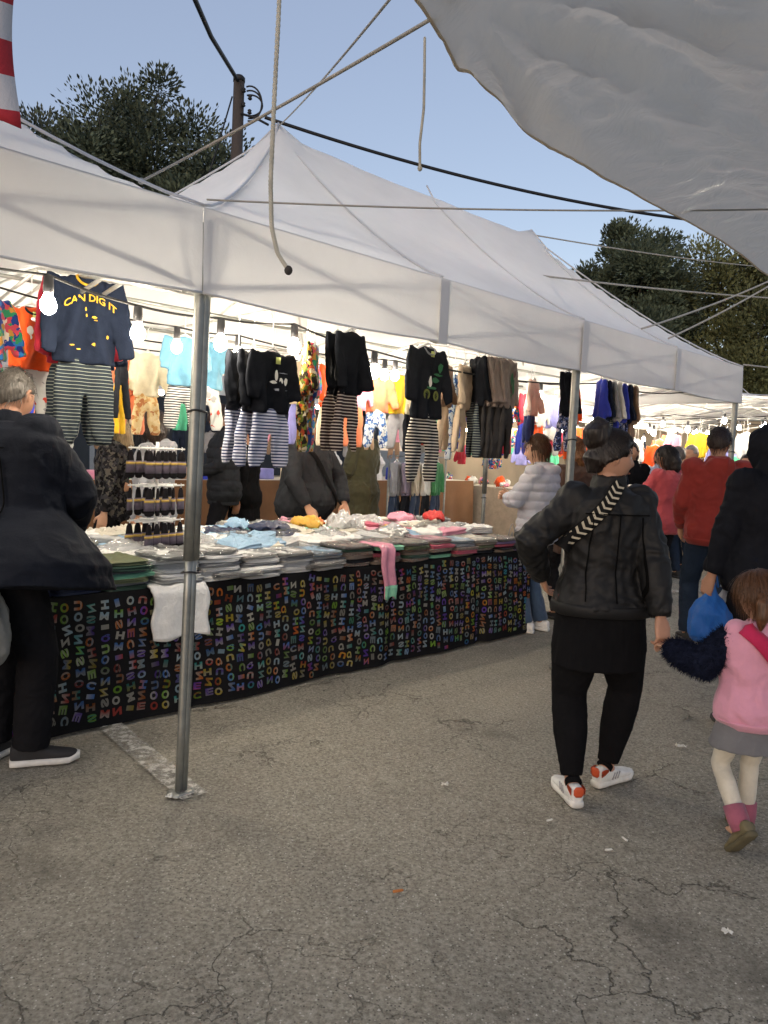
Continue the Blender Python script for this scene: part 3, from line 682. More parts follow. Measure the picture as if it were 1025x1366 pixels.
# ------------------------------------------------------------------ bulbs on festoon cables
BULB_E = 150.0
def m_bulb():
    if "bulb" in MATS: return MATS["bulb"]
    m = bpy.data.materials.new("lit_bulb"); m.use_nodes = True; nt = m.node_tree; nt.nodes.remove(nt.nodes["Principled BSDF"])
    e = nt.nodes.new("ShaderNodeEmission"); e.inputs[0].default_value = (1.0, .88, .70, 1); e.inputs[1].default_value = BULB_E
    nt.links.new(e.outputs[0], nt.nodes["Material Output"].inputs[0]); MATS["bulb"] = m; return m
_bp = None
def bulb(p, label, group, scale=1.0):
    global _bp
    if _bp is None:
        root = empty("light_bulb", p)
        g = MB(); g.loft([((0, 0, z), (1, 0, 0), (0, 1, 0), r, r) for z, r in ((.115, .008), (.11, .019), (.07, .021), (.045, .021), (.04, .017))], 12); obj("socket", g, plain("socket", (.05, .05, .055), .45), root)
        g = MB(); g.loft([((0, 0, z), (1, 0, 0), (0, 1, 0), r, r) for z, r in ((.045, .014), (.025, .022), (.008, .031), (-.012, .034), (-.030, .028), (-.042, .015), (-.046, .004))], 10); obj("glass", g, m_bulb(), root)
        _bp = root; o = root
    else: o = copy_tree(_bp)
    o.location = p; o.scale = (scale,) * 3; setprops(o, label, "bulb", group); return o
def festoon(pts, r, label, drops=()):
    P = []
    for a, b in zip(pts[:-1], pts[1:]):
        a = np.array(a); b = np.array(b); n = 10
        P += [a + (b - a) * k / n - np.array([0, 0, .05 * np.linalg.norm(b - a) * 4 * (k / n) * (1 - k / n) * .5]) for k in range(n)]
    P.append(np.array(pts[-1])); g = MB(); g.tube(P, r, 5)
    return obj("festoon_cable", g, m_cable, label=label, cat="cable", group="lamp cables under the tents")
GB = "lit bulbs under the tents"
front = [(-2.6, 2.06), (-1.5, 2.05), (-.41, 2.035), (-.01, 1.975), (.43, 1.985), (.89, 2.025), (1.50, 1.955)]  # first pair is out of view, added for its light
fr_lab = ["lit bulb over the front of the adjoining tent's stall", "added lit bulb, out of view, under the adjoining tent valance", "lit bulb beside the navy yellow-lettered pyjama set", "lit bulb next to the steel tent leg", "lit bulb between the tent leg and the cat-print pyjamas", "lit bulb above the floral pyjamas", "lit bulb behind the plain black striped pyjama set"]
for (s, z), lab in zip(front, fr_lab): bulb(W(s, .5, z), lab, GB)
festoon([W(-3, .5, 2.19)] + [W(s, .5, z + .115) for s, z in front] + [W(4.18, .5, 2.13), W(5.9, .5, 2.2)], .006, "black lamp cable along the tent's front edge")
mid = [(-1.6, 2.2), (-.5, 2.16), (.78, 2.07), (1.23, 2.08), (2.61, 2.08), (2.73, 2.085), (3.79, 2.11), (4.83, 2.10), (5.5, 2.16)]  # leading two are unseen bulbs put in for extra light
ml = ["added lit bulb, out of view, deep inside the adjoining tent", "lit bulb over the middle of the adjoining tent's table", "lit bulb beside the light blue pyjamas", "lit bulb above the folded white stacks", "lit bulb of a close pair behind the striped sets, outer one", "lit bulb of a close pair behind the striped sets, inner one", "lit bulb behind the taupe shirts", "lit bulb behind the black pyjama set by the middle leg", "lit bulb near the tent's far end"]
for (s, z), lab in zip(mid, ml): bulb(W(s, 1.5, z), lab, GB)
festoon([W(-2.5, 1.5, 2.35)] + [W(s, 1.5, z + .115) for s, z in mid], .006, "black lamp cable down the middle of the tents")
bk = [(.1, 2.12), (1.0, 2.05), (2.1, 2.12), (3.2, 2.12), (4.3, 2.14), (5.3, 2.14)]
for i, (s, z) in enumerate(bk): bulb(W(s, 2.65, z), ["lit bulb over the back edge of the adjoining tent", "lit bulb by the cream pyjamas at the back", "lit bulb behind the light blue pyjamas", "lit bulb above the vendor", "lit bulb behind the beige pyjamas", "lit bulb at the back corner by the hanging skirts"][i], GB)
festoon([W(-.6, 2.65, 2.3)] + [W(s, 2.65, z + .115) for s, z in bk], .006, "black lamp cable along the tent's back edge")
for i, s in enumerate((-.6, .7, 2.0, 3.3, 4.6, 5.9, 7.2)): bulb(W(s, 6.1, 2.06 + .03 * (i % 2)), "lit bulb hanging over the counter across the back aisle", "lit bulbs over the back counter")
festoon([W(s, 6.1, 2.2) for s in (-1.5, .7, 2.0, 3.3, 4.6, 5.9, 7.2, 8.4)], .006, "black lamp cable above the brown counter across the back aisle")

for i, (s, z) in enumerate(((.35, 2.06), (1.75, 2.08), (2.25, 2.05), (3.1, 2.07), (4.35, 2.08), (5.15, 2.08))): bulb(W(s, 2.05, z), ["lit bulb behind the black trousers and cream top", "lit bulb behind the floral pyjamas", "lit bulb behind the plain black set, deeper in", "lit bulb behind the vehicle print set", "lit bulb deep behind the black set by the middle leg", "lit bulb deep behind the mixed group of tops"][i], GB)
festoon([W(-.2, 2.05, 2.25)] + [W(s, 2.05, z + .115) for s, z in ((.35, 2.06), (1.75, 2.08), (2.25, 2.05), (3.1, 2.07), (4.35, 2.08), (5.15, 2.08))], .006, "black lamp cable between the middle and back rails")
# ------------------------------------------------------------------ hanging clothes
_gcache = {}
def garment_top(W_, h, sl, ang, key, voxel=.009, seed=0, hole=True):
    k = ("top", round(W_, 3), round(h, 3), round(sl, 3), round(ang, 2), seed)
    if k in _gcache: return _gcache[k]
    hw = W_ * .36; X, Y = (1, 0, 0), (0, 1, 0); g = MB()
    g.loft([((0, 0, z * h), X, Y, a * hw, d) for z, a, d in ((.0, .30, .012), (-.02, .48, .018), (-.06, .80, .022), (-.10, .97, .026), (-.2, 1.0, .022), (-.45, .97, .022), (-.75, .97, .021), (-.97, 1.0, .020), (-1.0, 1.0, .019))], 28, 2.4)
    for sg in (-1, 1):
        a = np.array([sg * hw * .80, 0, -.09 * h]); d = np.array([sg * math.sin(ang), -.12, -math.cos(ang)]); d = nrm(d); sx = nrm(np.cross(d, (0, 1, 0)))
        m = a + d * sl * .55; e = m + nrm(d + np.array([-sg * .12, -.05, -.1])) * sl * .45
        yv = np.cross(sx, d)
        g.loft([(a - d * .02, sx, yv, hw * .38, .017), (a + d * sl * .2, sx, yv, hw * .38, .017), (m, sx, yv, hw * .31, .016), (e - d * .02, sx, yv, hw * .25, .015), (e, sx, yv, hw * .23, .015)], 18, 2.3)
    me = remesh(g.mesh("top"), voxel, 4)
    c = getco(me); r = seed * 1.7
    c[:, 1] += (.017 * np.sin(c[:, 0] * 46 + 3 * noise3(c * 4 + r) + r) * np.clip(-c[:, 2] / h * 1.3, 0, 1) + .010 * noise3(c * np.array([9, 3, 5]) + r))
    c[:, 0] += .010 * noise3(c * 7 + r + 8)
    setco(me, c); displace(me, folds(.007, 17, seed, .45))
    shade(me); _gcache[k] = me; return me
def garment_trousers(W_, h, key, voxel=.009, seed=0, gap=.012):
    k = ("tr", round(W_, 3), round(h, 3), seed)
    if k in _gcache: return _gcache[k]
    hw = W_ * .33; X, Y = (1, 0, 0), (0, 1, 0); g = MB()
    g.loft([((0, 0, z * h), X, Y, a * hw, d) for z, a, d in ((.04, .86, .016), (-.02, .88, .018), (-.12, .96, .020), (-.26, 1.0, .021), (-.33, .98, .020))], 26, 2.5)
    for sg in (-1, 1):
        g.loft([((sg * (hw * .5 + gap * k2), -.004 * sg, z * h), X, Y, a * hw, d) for z, a, d, k2 in ((-.2, .49, .020, 0), (-.4, .50, .020, .4), (-.7, .46, .019, 1.2), (-.91, .41, .018, 1.8), (-.925, .32, .016, 1.8), (-1.0, .30, .015, 1.9))], 18, 2.3)
    me = remesh(g.mesh("trousers"), voxel, 3)
    c = getco(me); r = seed * 2.3 + 4
    c[:, 1] += .011 * np.sin(c[:, 0] * 52 + 2.5 * noise3(c * 4 + r) + r) + .012 * noise3(c * np.array([8, 3, 3]) + r)
    c[:, 0] += .008 * noise3(c * np.array([5, 5, 7]) + r)
    setco(me, c); displace(me, folds(.007, 17, seed + 3, .4))
    shade(me); _gcache[k] = me; return me
def inst(name, me, m, parent, loc=(0, 0, 0), rot=(0, 0, 0)):
    if not me.materials: me.materials.append(None)
    o = bpy.data.objects.new(name, me); link(o, parent); o.location = loc; o.rotation_euler = rot
    o.material_slots[0].link = 'OBJECT'; o.material_slots[0].material = m; return o
def decal(parent, me, shapes, y0=-.3, off=.003, name="print"):
    """flat ink shapes (list of (outline pts | (verts, faces), material)) laid on the front (-Y) of a garment mesh"""
    bv = BVHTree.FromPolygons([tuple(v) for v in getco(me)], [tuple(p.vertices) for p in me.polygons])
    for k, (pts, m) in enumerate(shapes):
        if isinstance(pts, tuple): v2, fc = pts
        else:
            P = np.array(pts, float); c = P.mean(0); n = len(P); v2 = [c] + [c + (P[i] - c) * .5 for i in range(n)] + list(P)
            fc = [(0, 1 + i, 1 + (i + 1) % n) for i in range(n)] + [(1 + i, 1 + n + i, 1 + n + (i + 1) % n, 1 + (i + 1) % n) for i in range(n)]
        V = []
        for q in v2:
            h = bv.ray_cast(Vector((q[0], y0, q[1])), Vector((0, 1, 0)))
            V.append((q[0], (h[0].y if h[0] is not None else -.03) - off, q[1]))
        g = MB(); g.add(V, fc); obj(name, g, m, parent, smooth=False)
def text2d(s, size, x0, z0, arc=0.0, bold=.02):
    cu = bpy.data.curves.new("t", 'FONT'); cu.body = s; cu.offset = bold; cu.align_x = 'CENTER'; cu.resolution_u = 2
    t = bpy.data.objects.new("t", cu); COL.objects.link(t); dg = bpy.context.evaluated_depsgraph_get(); dg.update()
    me = bpy.data.meshes.new_from_object(t.evaluated_get(dg), depsgraph=dg); c = getco(me)[:, :2] * size; f = [tuple(p.vertices) for p in me.polygons]
    bpy.data.objects.remove(t); bpy.data.meshes.remove(me)
    c[:, 1] -= arc * c[:, 0] ** 2
    return ([(x + x0, y + z0) for x, y in c], f)
def circ(x, z, rx, rz=None, n=14, wob=0, seed=0):
    r = rng(seed); rz = rz or rx
    return [(x + rx * math.cos(a) * (1 + wob * r.normal()), z + rz * math.sin(a) * (1 + wob * r.normal())) for a in np.linspace(0, 2 * math.pi, n, endpoint=False)]
m_hang = plain("hanger_white", (.75, .75, .74), .35); m_tag = plain("size_tag", "#c8cf7a", .8)
def hanger(parent, W_, hook):
    g = MB(); hw = W_ * .28
    g.tube([(-hw, 0, -.035), (-hw * .5, 0, -.005), (0, 0, .02), (hw * .5, 0, -.005), (hw, 0, -.035)], .006, 6)
    g.tube([(0, 0, .02), (0, 0, hook - .02), (.012, 0, hook - .004), (.024, 0, hook), (.036, 0, hook - .012)], .003, 5)
    obj("hanger", g, m_hang, parent)
RAILZ = 2.245
def hang_set(s, t, z, W_, th, ph, mt, mp, label, group, yaw=0.0, sl=None, ang=.38, seed=0, neck=None, tag=False, rail=RAILZ, voxel=.009, pz=None, only=None, name="pyjama_set", cat="clothes"):
    root = empty(name, W(s, t, z), TH + yaw, label, cat, group)
    if only != 'trousers':
        me = garment_top(W_, th, sl or th * .84, ang * .8, None, voxel, seed); top = inst("top", me, mt, root)
        if neck:
            g = MB(); r0 = W_ * .115
            g.tube([(r0 * math.cos(a), -.016 - .016 * abs(math.sin(a)) + .02 * (math.sin(a) > 0), -.012 + r0 * .75 * min(0, math.sin(a)) * 1.0 + .006 * (math.sin(a) > 0)) for a in np.linspace(0, 6.28, 22)], .0065, 6); obj("collar", g, neck, root)
        if tag: g = MB(); g.box((0.008, -.035, -.045), (.03, .003, .034)); obj("size_tag", g, m_tag, root)
    if only != 'top':
        pme = garment_trousers(W_ * (1.0 if pz is None else pz), ph, None, voxel, seed); inst("trousers", pme, mp, root, (0, .012, -th * .96 if only is None else -.03))
    hanger(root, W_, max(.04, rail - z)); return root
F = fabric
navy = F("navy_jersey", "#232a3a", .9); black = F("black_jersey", "#1b1d22", .9); blackb = F("charcoal_jersey", "#24262b", .9)
taupe = F("taupe_jersey", "#8a7c74", .9); beige = F("beige_jersey", "#c9b49a", .9); cream = F("cream_jersey", "#e8dcc0", .9); white = F("white_cotton", "#dcdcd8", .9)
orange = F("orange_jersey", "#e0531c", .9); coralj = F("coral_jersey", "#d9805c", .9); ltblue = F("sky_jersey", "#6697b0", .9); red = F("red_jersey", "#a8283a", .9)
mint = F("mint_jersey", "#5cc79c", .9); royal = F("royal_jersey", "#2f3fb0", .9); greyj = F("grey_jersey", "#8f9096", .9); tan = F("tan_velour", "#8d7460", .9); yellow = F("yellow_jersey", "#e2b62c", .9)
pleat = F("dark_pleat", "#3f3d3c", .9); lav = F("lavender_jersey", "#8c8cc8", .9); pinkj = F("pink_jersey", "#d88fa6", .9); greenj = F("green_jersey", "#3d7d4e", .9); wine = F("wine_jersey", "#6a1f2c", .9)
st_navy = banded("navy_grey_stripes", ("#30373f", "#8f958c"), 58, 'Z', .80)
st_blue = banded("blue_white_stripes", ("#2f3a66", "#d5d8e4"), 62, 'Z', .46)
st_brown = banded("brown_white_stripes", ("#33282a", "#c9bdb2"), 56, 'Z', .66)
st_bw = banded("black_white_stripes", ("#1c1b1e", "#cfc8bc"), 52, 'Z', .58)
st_thin = banded("thin_black_stripes", ("#d0d0cc", "#22242a"), 60, 'Z', .5)
floral = blotch("floral_print", ["#1d3f8a", "#2b6fb0", "#c9495a", "#2e8f62", "#d8cfc0", "#c08a3a", "#25307a"], 34)
floral2 = blotch("autumn_print", ["#3a2e24", "#d8c9a8", "#a8442c", "#6f7a34", "#2a2520", "#c9953c"], 46)
dino = blotch("beige_dot_print", ["#d9bf90", "#d9bf90", "#c99a62", "#e0cba2", "#b5754c", "#d9bf90"], 40)
spots = blotch("grey_patch_print", ["#c9c9c6", "#c9c9c6", "#c9c9c6", "#9a9a9a", "#c9c9c6", "#c94a3a", "#c9c9c6"], 26)
camo = blotch("navy_flower_print", ["#1c2340", "#1c2340", "#c9c4d0", "#2a3358", "#6a7cb0"], 60)
bluep = blotch("pale_blue_print", ["#c9d6e4", "#4a78b8", "#dfe3e8", "#c9d6e4", "#2c4c8c"], 50)

ylw = plain("ink_yellow", "#d9ab2a", .8); wht = plain("ink_white", "#e4e2da", .8); ink_g = plain("ink_green", "#2f6a44", .8); ink_o = plain("ink_olive", "#6e7430", .8); ink_l = plain("ink_grey", "#9a9ca4", .8)
GH = "pyjama sets hung along the tent's front"
# rails
for s0, s1, t, z, lab in ((-3, 5.95, .42, RAILZ, "long steel clothes rail behind the tent's front valance"), (-2, 1.0, 1.05, 2.36, "short steel clothes rail over the stooping man's end of the table"), (-2, 5.9, 1.78, 2.36, "long steel clothes rail across the middle of the tent"), (-1, 5.9, 2.45, 2.30, "long steel clothes rail near the tent's back edge"), (-2.4, 9.4, 6.35, 2.2, "steel clothes rail above the brown counter across the back aisle")):
    g = MB(); g.tube([W(s0, t, z), W((s0 + s1) / 2, t, z - .012), W(s1, t, z)], .012, 8); obj("clothes_rail", g, m_steel, label=lab, cat="rail", group="clothes rails")

# navy set with yellow lettering, three more sets hung behind it
o = hang_set(-.02, 1.0, 2.28, .44, .43, .41, navy, st_navy, "navy pyjama set with yellow arched lettering and thin striped trousers", GH, -.12, seed=1, neck=ylw, ang=.30, rail=2.36)
tm = o.children[0].data
decal(o, tm, [(text2d("CAN DIG IT", .048, .01, -.125, 3.0), ylw), (circ(-.012, -.165, .004, .010), ylw), (circ(-.008, -.195, .004, .008), ylw), (circ(.028, -.200, .011, .007, 9, .25, 3), ylw), (circ(.040, -.214, .014, .003, 8), ylw), (circ(.030, -.330, .014, .006, 9, .3, 4), ylw), (circ(.095, -.290, .005, .009), ylw), (circ(-.075, -.345, .012, .004, 9, .2, 5), ylw), (circ(-.045, -.362, .010, .003), ylw)])
hang_set(.0, 1.14, 2.28, .42, .43, .42, red, st_navy, "wine red pyjama top hung directly behind the navy lettered set", GH, -.12, seed=2, ang=.30, rail=2.36)
hang_set(.10, 1.27, 2.27, .43, .42, .42, navy, st_navy, "plain navy pyjama set hung third behind the lettered one", GH, -.15, seed=3, ang=.28)
hang_set(.16, 1.40, 2.27, .43, .42, .42, navy, greyj, "navy pyjama top with grey trousers at the back of the lettered sets", GH, -.15, seed=1, ang=.28)
# orange shirt and its neighbours under the adjoining tent
o = hang_set(-.05, 1.6, 2.18, .33, .34, .28, orange, spots, "bright orange short-sleeved pyjama top with pale grey print trousers", GH, 0, sl=.16, ang=.6, seed=4, neck=blackb, tag=True, rail=2.36)
decal(o, o.children[0].data, [(circ(-.02, -.13, .018, .024, 12, .08, 2), wht), (circ(-.022, -.165, .015, .015, 10, .1, 5), wht)])
hang_set(-.40, 1.2, 2.14, .34, .30, .28, floral, floral, "multicoloured blue print pyjamas beside the orange top", GH, .5, seed=2, rail=2.36)
hang_set(-.46, 1.3, 2.14, .34, .30, .28, pinkj, bluep, "pale pink pyjama top beside the multicoloured blue print", GH, .5, seed=3, rail=2.36)
hang_set(.74, 2.1, 2.05, .20, .02 + .2, .40, blackb, blackb, "long black trousers hung alone between the lettered and cream sets", GH, .5, seed=5, only='trousers', rail=2.30)
hang_set(.80, 2.25, 1.95, .20, .2, .40, yellow, yellow, "narrow yellow trousers behind the long black ones", GH, .9, seed=5, only='trousers', rail=2.30)
hang_set(1.08, 2.4, 2.11, .29, .31, .29, cream, dino, "cream pyjama top with beige dotted trousers at the back of the stall", GH, 0, seed=6, rail=2.30)
hang_set(1.00, 2.5, 2.11, .29, .31, .29, coralj, coralj, "coral orange pyjamas half hidden by the cream set", GH, -.35, seed=7, rail=2.30)
hang_set(1.30, 1.95, 2.19, .36, .33, .30, ltblue, spots, "light blue pyjama top with pale print trousers, next to the tent leg", GH, 0, seed=8, rail=2.36, sl=.18)
hang_set(1.08, 1.90, 2.19, .36, .33, .30, ltblue, st_thin, "light blue pyjama top with fine black striped trousers", GH, -.2, seed=2, rail=2.36, sl=.2)
# front line
o = hang_set(.69, .42, 1.965, .37, .31, .29, black, st_blue, "charcoal pyjama set with white animal figures and blue white striped trousers", GH, .10, seed=9, tag=True, ang=.30, sl=.22)
decal(o, o.children[0].data, [(circ(.0, -.12, .011, .028, 12, .06, 1), wht), (circ(-.018, -.155, .024, .008, 10, .15, 2), wht), (circ(.034, -.145, .012, .017, 10, .12, 3), wht), (circ(.066, -.145, .012, .018, 10, .14, 4), wht), (circ(.024, -.190, .045, .0045, 12, .3, 6), ink_l), (circ(.05, -.105, .030, .0025, 12, .3, 7), ink_l)])
hang_set(.645, .52, 1.965, .36, .31, .29, black, st_blue, "charcoal pyjama set with striped trousers close behind the one with animal figures", GH, .45, seed=10, ang=.28)
hang_set(.635, .64, 1.965, .36, .30, .29, black, st_blue, "charcoal pyjama set with striped trousers, hindmost of the blue striped ones", GH, .6, seed=9, ang=.28)
hang_set(1.00, .52, 2.05, .30, .28, .31, floral2, floral2, "autumn coloured print pyjamas beside the charcoal set", GH, .9, seed=11)
hang_set(1.10, .58, 2.06, .30, .29, .32, floral, floral, "blue floral print pyjamas between the charcoal and the plain black set", GH, .8, seed=12)
hang_set(1.17, .70, 2.05, .30, .28, .32, bluep, floral2, "pale print pyjamas half hidden behind the blue floral ones", GH, .7, seed=4)
hang_set(1.21, .40, 2.135, .31, .345, .33, black, st_brown, "plain black pyjama set with brown white striped trousers", GH, .15, seed=13, ang=.20)
hang_set(1.20, .50, 2.135, .30, .345, .33, black, st_brown, "plain black pyjama set hung behind its brown striped twin", GH, .4, seed=1, ang=.20)
o = hang_set(1.86, .40, 2.135, .43, .44, .41, blackb, st_bw, "large black pyjama set with green vehicle print and black white striped trousers", GH, .05, seed=14, neck=greyj, tag=True, ang=.40, sl=.31)
decal(o, o.children[0].data, [(circ(-.03, -.29, .032), ink_o), (circ(-.03, -.29, .018), blackb), (circ(.06, -.295, .026, .032), ink_o), (circ(.06, -.295, .013, .018), blackb), (circ(.0, -.215, .016, .034, 10, .15, 2), wht), (circ(.045, -.20, .03, .02, 9, .25, 3), ink_g), (circ(.095, -.12, .024, .028, 11, .2, 4), ink_g), (circ(.02, -.25, .05, .009, 10, .2, 5), ink_g), (circ(.07, -.165, .04, .006, 10, .3, 6), ink_g)])
hang_set(2.45, .95, 2.07, .30, .30, .30, mint, banded("mint_grey_stripes", ("#b9b9b4", "#c9584a"), 9, 'Z', .8), "mint green pyjama top with pale trousers behind the vehicle print set", GH, .4, seed=15)
hang_set(2.36, .95, 2.05, .30, .30, .28, cream, blackb, "cream top with black trousers beside the mint green one", GH, .4, seed=3)
hang_set(2.42, .55, 2.09, .26, .30, .30, beige, beige, "beige pyjama set with plain beige trousers", GH, .35, seed=16)
hang_set(2.36, .65, 2.09, .26, .29, .30, tan, beige, "tan pyjama set hung behind the beige one", GH, .5, seed=6)
hang_set(2.62, .80, 2.05, .24, .29, .33, bluep, bluep, "white and blue print pyjamas beyond the beige set", GH, .8, seed=8)
for i in range(6):
    mt, mp, lab = [(black, st_navy, "black pyjama top at the near end of the row of taupe shirts"), (taupe, pleat, "taupe pyjama top with dark trousers, first after the black one"), (taupe, pleat, "taupe pyjama top with dark trousers, second after the black one"), (taupe, pleat, "taupe pyjama top with dark trousers, third after the black one"), (taupe, pleat, "taupe pyjama top with dark trousers, fourth after the black one"), (taupe, pleat, "taupe pyjama top with green print, outermost of the taupe row")][i]
    o = hang_set(2.50 + .042 * i, .50 - .022 * i, 2.155, .30, .34, .36, mt, mp, lab, GH, 1.05 - .16 * i, seed=17 + i % 3, ang=.25)
decal(o, o.children[0].data, [(circ(-.02, -.14, .026, .04, 10, .25, 1), ink_g), (circ(.015, -.20, .022, .05, 10, .3, 2), ink_g), (circ(.03, -.1, .012, .03, 8, .2, 3), wine), (circ(-.03, -.26, .02, .02, 8, .3, 4), ink_g)])
# further along
hang_set(3.25, .85, 2.10, .28, .30, .30, cream, floral2, "cream print pyjamas behind the taupe row", GH, .3, seed=3)
hang_set(3.80, .90, 2.13, .30, .30, .24, F("blush_jersey", "#d0b4a8"), F("denim_navy", "#2a3664"), "blush pink top with navy trousers beside the grey puffer woman", GH, .3, seed=5)
hang_set(3.90, 1.0, 2.13, .30, .30, .24, white, F("denim_navy", "#2a3664"), "white top with navy trousers next to the blush pink one", GH, .5, seed=6)
hang_set(3.50, .40, 2.15, .32, .34, .28, black, camo, "black pyjama set with flower print trousers by the middle tent leg", GH, .12, seed=13, ang=.22)
hang_set(3.86, .55, 2.10, .28, .33, .3, orange, orange, "orange pyjamas right behind the middle tent leg", GH, .3, seed=4)
for i, (mt, mp, lab) in enumerate(((royal, camo, "royal blue pyjama top in the mixed group near the far end"), (navy, st_navy, "navy pyjama top in the mixed group near the far end"), (greyj, st_navy, "grey pyjama top in the mixed group near the far end"), (white, royal, "white pyjama top in the mixed group near the far end"), (royal, camo, "bright blue top with flower print trousers near the far end"), (navy, camo, "navy top with flower print trousers, last but one of the group"), (tan, tan, "tan velour set, last of the mixed group"))):
    hang_set(4.06 + .10 * i, .42, 2.15, .27, .34, .34, mt, mp, lab, GH, .75 - .05 * i, seed=10 + i % 5, ang=.2, voxel=.011)
# second line inside, seen between the others
r_ = rng(33); pool = [(cream, "cream"), (ltblue, "light blue"), (pinkj, "pink"), (mint, "mint"), (white, "white"), (greyj, "grey"), (royal, "royal blue"), (coralj, "coral"), (beige, "beige"), (lav, "lavender")]
for i, s in enumerate((2.0, 2.9, 3.4, 4.0, 4.5, 5.0, 5.5)):
    a, an = pool[(i * 3 + 1) % 10]; b, bn = pool[(i * 7 + 4) % 10]
    hang_set(s, 2.42, 2.08, .30, .31, .30, a, b, f"{an} pyjama top with {bn} trousers on the tent's back rail", "pyjama sets on the back rail", r_.uniform(-.4, .5), seed=i % 4 + 3, rail=2.30, voxel=.011)

mid_pool = pool + [(floral, "blue floral"), (floral2, "autumn print"), (yellow, "yellow"), (orange, "orange"), (bluep, "pale blue print"), (red, "red")]
for i, s in enumerate(np.arange(1.75, 5.8, .27)):
    a, an = mid_pool[(i * 5 + 3) % 16]; b, bn = mid_pool[(i * 7 + 2) % 16]
    hang_set(s, 1.78, 2.13, .32, .33, .31, a, b, f"{an} pyjama top with {bn} trousers on the tent's middle rail", "pyjama sets on the middle rail", r_.uniform(-.3, .7), seed=i % 5 + 4, rail=2.36, voxel=.011)
for i, s in enumerate((.30, .46, .62)):
    a, an = mid_pool[(i * 5 + 9) % 16]; b, bn = mid_pool[(i * 3 + 6) % 16]
    hang_set(s, 2.42, 2.10, .30, .31, .30, a, b, f"{an} top with {bn} trousers on the back rail by the lettered set", "pyjama sets on the back rail", r_.uniform(-.2, .4), seed=i % 4 + 3, rail=2.30, voxel=.011)

# ------------------------------------------------------------------ across the back aisle: counter and goods
m_brown = fabric("brown_cloth", "#7d5a3c", .9, .15, 3)
ctr = empty("market_counter", W(0, 0), TH, "brown-clothed counter across the back aisle", "counter")
g = MB(); n = 240; nh = 12; V = []
for i in range(n):
    s = -2.4 + 11.6 * i / (n - 1)
    for j in range(nh): h = j / (nh - 1); V.append((s, 5.62 - (.02 * math.sin(s * 7) + .012 * math.sin(s * 17 + 1)) * h - .02 * h, 1.0 * (1 - h) + .004))
g.add(V, [(i * nh + j, i * nh + j + 1, (i + 1) * nh + j + 1, (i + 1) * nh + j) for i in range(n - 1) for j in range(nh - 1)]); obj("cloth_skirt", g, m_brown, ctr)
g = MB(); g.box((3.4, 6.3, .985), (11.6, 1.34, .03)); obj("counter_top", g, plain("pale_board", (.6, .55, .48), .8), ctr)
m_wall = fabric("dark_blue_tarp", "#2b3648", .7, .2, 2)
for tt, nm in ((tent_back, "side_wall"), (tent_back2, "side_wall")):
    g = MB(); n = 70; V = []
    for i in range(n):
        s = 6.0 * i / (n - 1)
        for z in np.linspace(.02, 2.42, 8): V.append((s, 2.93 + .03 * math.sin(s * 6 + z), z))
    g.add(V, [(i * 8 + j, i * 8 + j + 1, (i + 1) * 8 + j + 1, (i + 1) * 8 + j) for i in range(n - 1) for j in range(7)]); obj("side_wall", g, m_wall, tt)
r_ = rng(40)
for i, s in enumerate(np.arange(-2.0, 9.2, .52)):
    a, an = pool[int(r_.integers(0, 10))]; b = [blackb, navy, greyj, white, tan][i % 5]
    hang_set(s, 6.35, 1.98, .34, .36, .30, a if i % 3 else [navy, blackb, wine][i % 3], b, f"{an if i % 3 else 'dark'} outfit hung above the brown counter across the back aisle", "outfits across the back aisle", r_.uniform(-.5, .5), seed=i % 4 + 1, rail=2.2, voxel=.012)
# white bust forms and packs on that counter
m_bust = plain("bust_white", (.74, .72, .70), .5)
for i, s in enumerate((5.75, 6.05, 6.4, 7.0)):
    g = MB(); g.loft([((0, 0, z), (1, 0, 0), (0, 1, 0), a, b) for z, a, b in ((0, .10, .08), (.06, .105, .085), (.14, .085, .07), (.24, .11, .09), (.31, .115, .09), (.36, .09, .07), (.385, .04, .04), (.43, .035, .035))], 18)
    for sg in (-1, 1): g.ball((sg * .052, -.07, .26), (.05, .045, .048), 12, 8)
    rt = empty("bust_form", W(s, 5.86, 1.0), TH + .2 * i, "white bust form displayed on the brown counter beside the trench coat woman", "mannequin", "bust forms on the back counter")
    obj("torso", g, m_bust, rt, voxel=.011, it=3)
    g = MB(); g.loft([((0, 0, z), (1, 0, 0), (0, 1, 0), a, a) for z, a in ((0, .08), (.008, .08), (.012, .02))], 14); obj("base", g, m_hang, rt)
for i in range(30):
    s = -2.0 + i * .36; mt, cn = pool[i % 10]
    g = MB(); q = rng(i + 70); g.loft([((0, 0, z), (1, 0, 0), (0, 1, 0), .12 * a, .09 * a) for z, a in ((0, .95), (.02, 1.05), (.05, 1.0), (.09 + .05 * (i % 3), .98), (.10 + .05 * (i % 3), .85))], 20, 4)
    if .0 < s - 5.5 < 1.7: continue
    o = obj("folded_pile", g, mt, label=f"{cn} folded pile lying on the brown counter", cat="clothes", group="folded piles on the back counter", disp=folds(.008, 20, i)); o.location = W(s, 5.85 + .1 * (i % 2), 1.0); o.rotation_euler = (0, 0, TH + q.uniform(-.2, .2))
# evil-eye charm
ch = empty("glass_charm", W(5.55, 5.70, 1.62), TH - .2, "round blue glass eye charm hanging above the brown counter", "charm")
for k, (r0, c, nm) in enumerate(((.062, "#1430b4", "disc"), (.036, "#e6e8ea", "ring"), (.022, "#3f9ad8", "iris"), (.011, "#08090c", "pupil"))):
    g = MB(); g.loft([((0, -y - .008 * k, 0), (1, 0, 0), (0, 0, 1), r0 * q, r0 * q) for y, q in ((-.006, .9), (0, 1), (.004, .9))], 20); obj(nm, g, plain("eye_" + nm, c, .15), ch)
g = MB(); g.tube([(0, .005, .06), (0, .01, .55)], .003, 5); obj("cord", g, m_cable, ch)
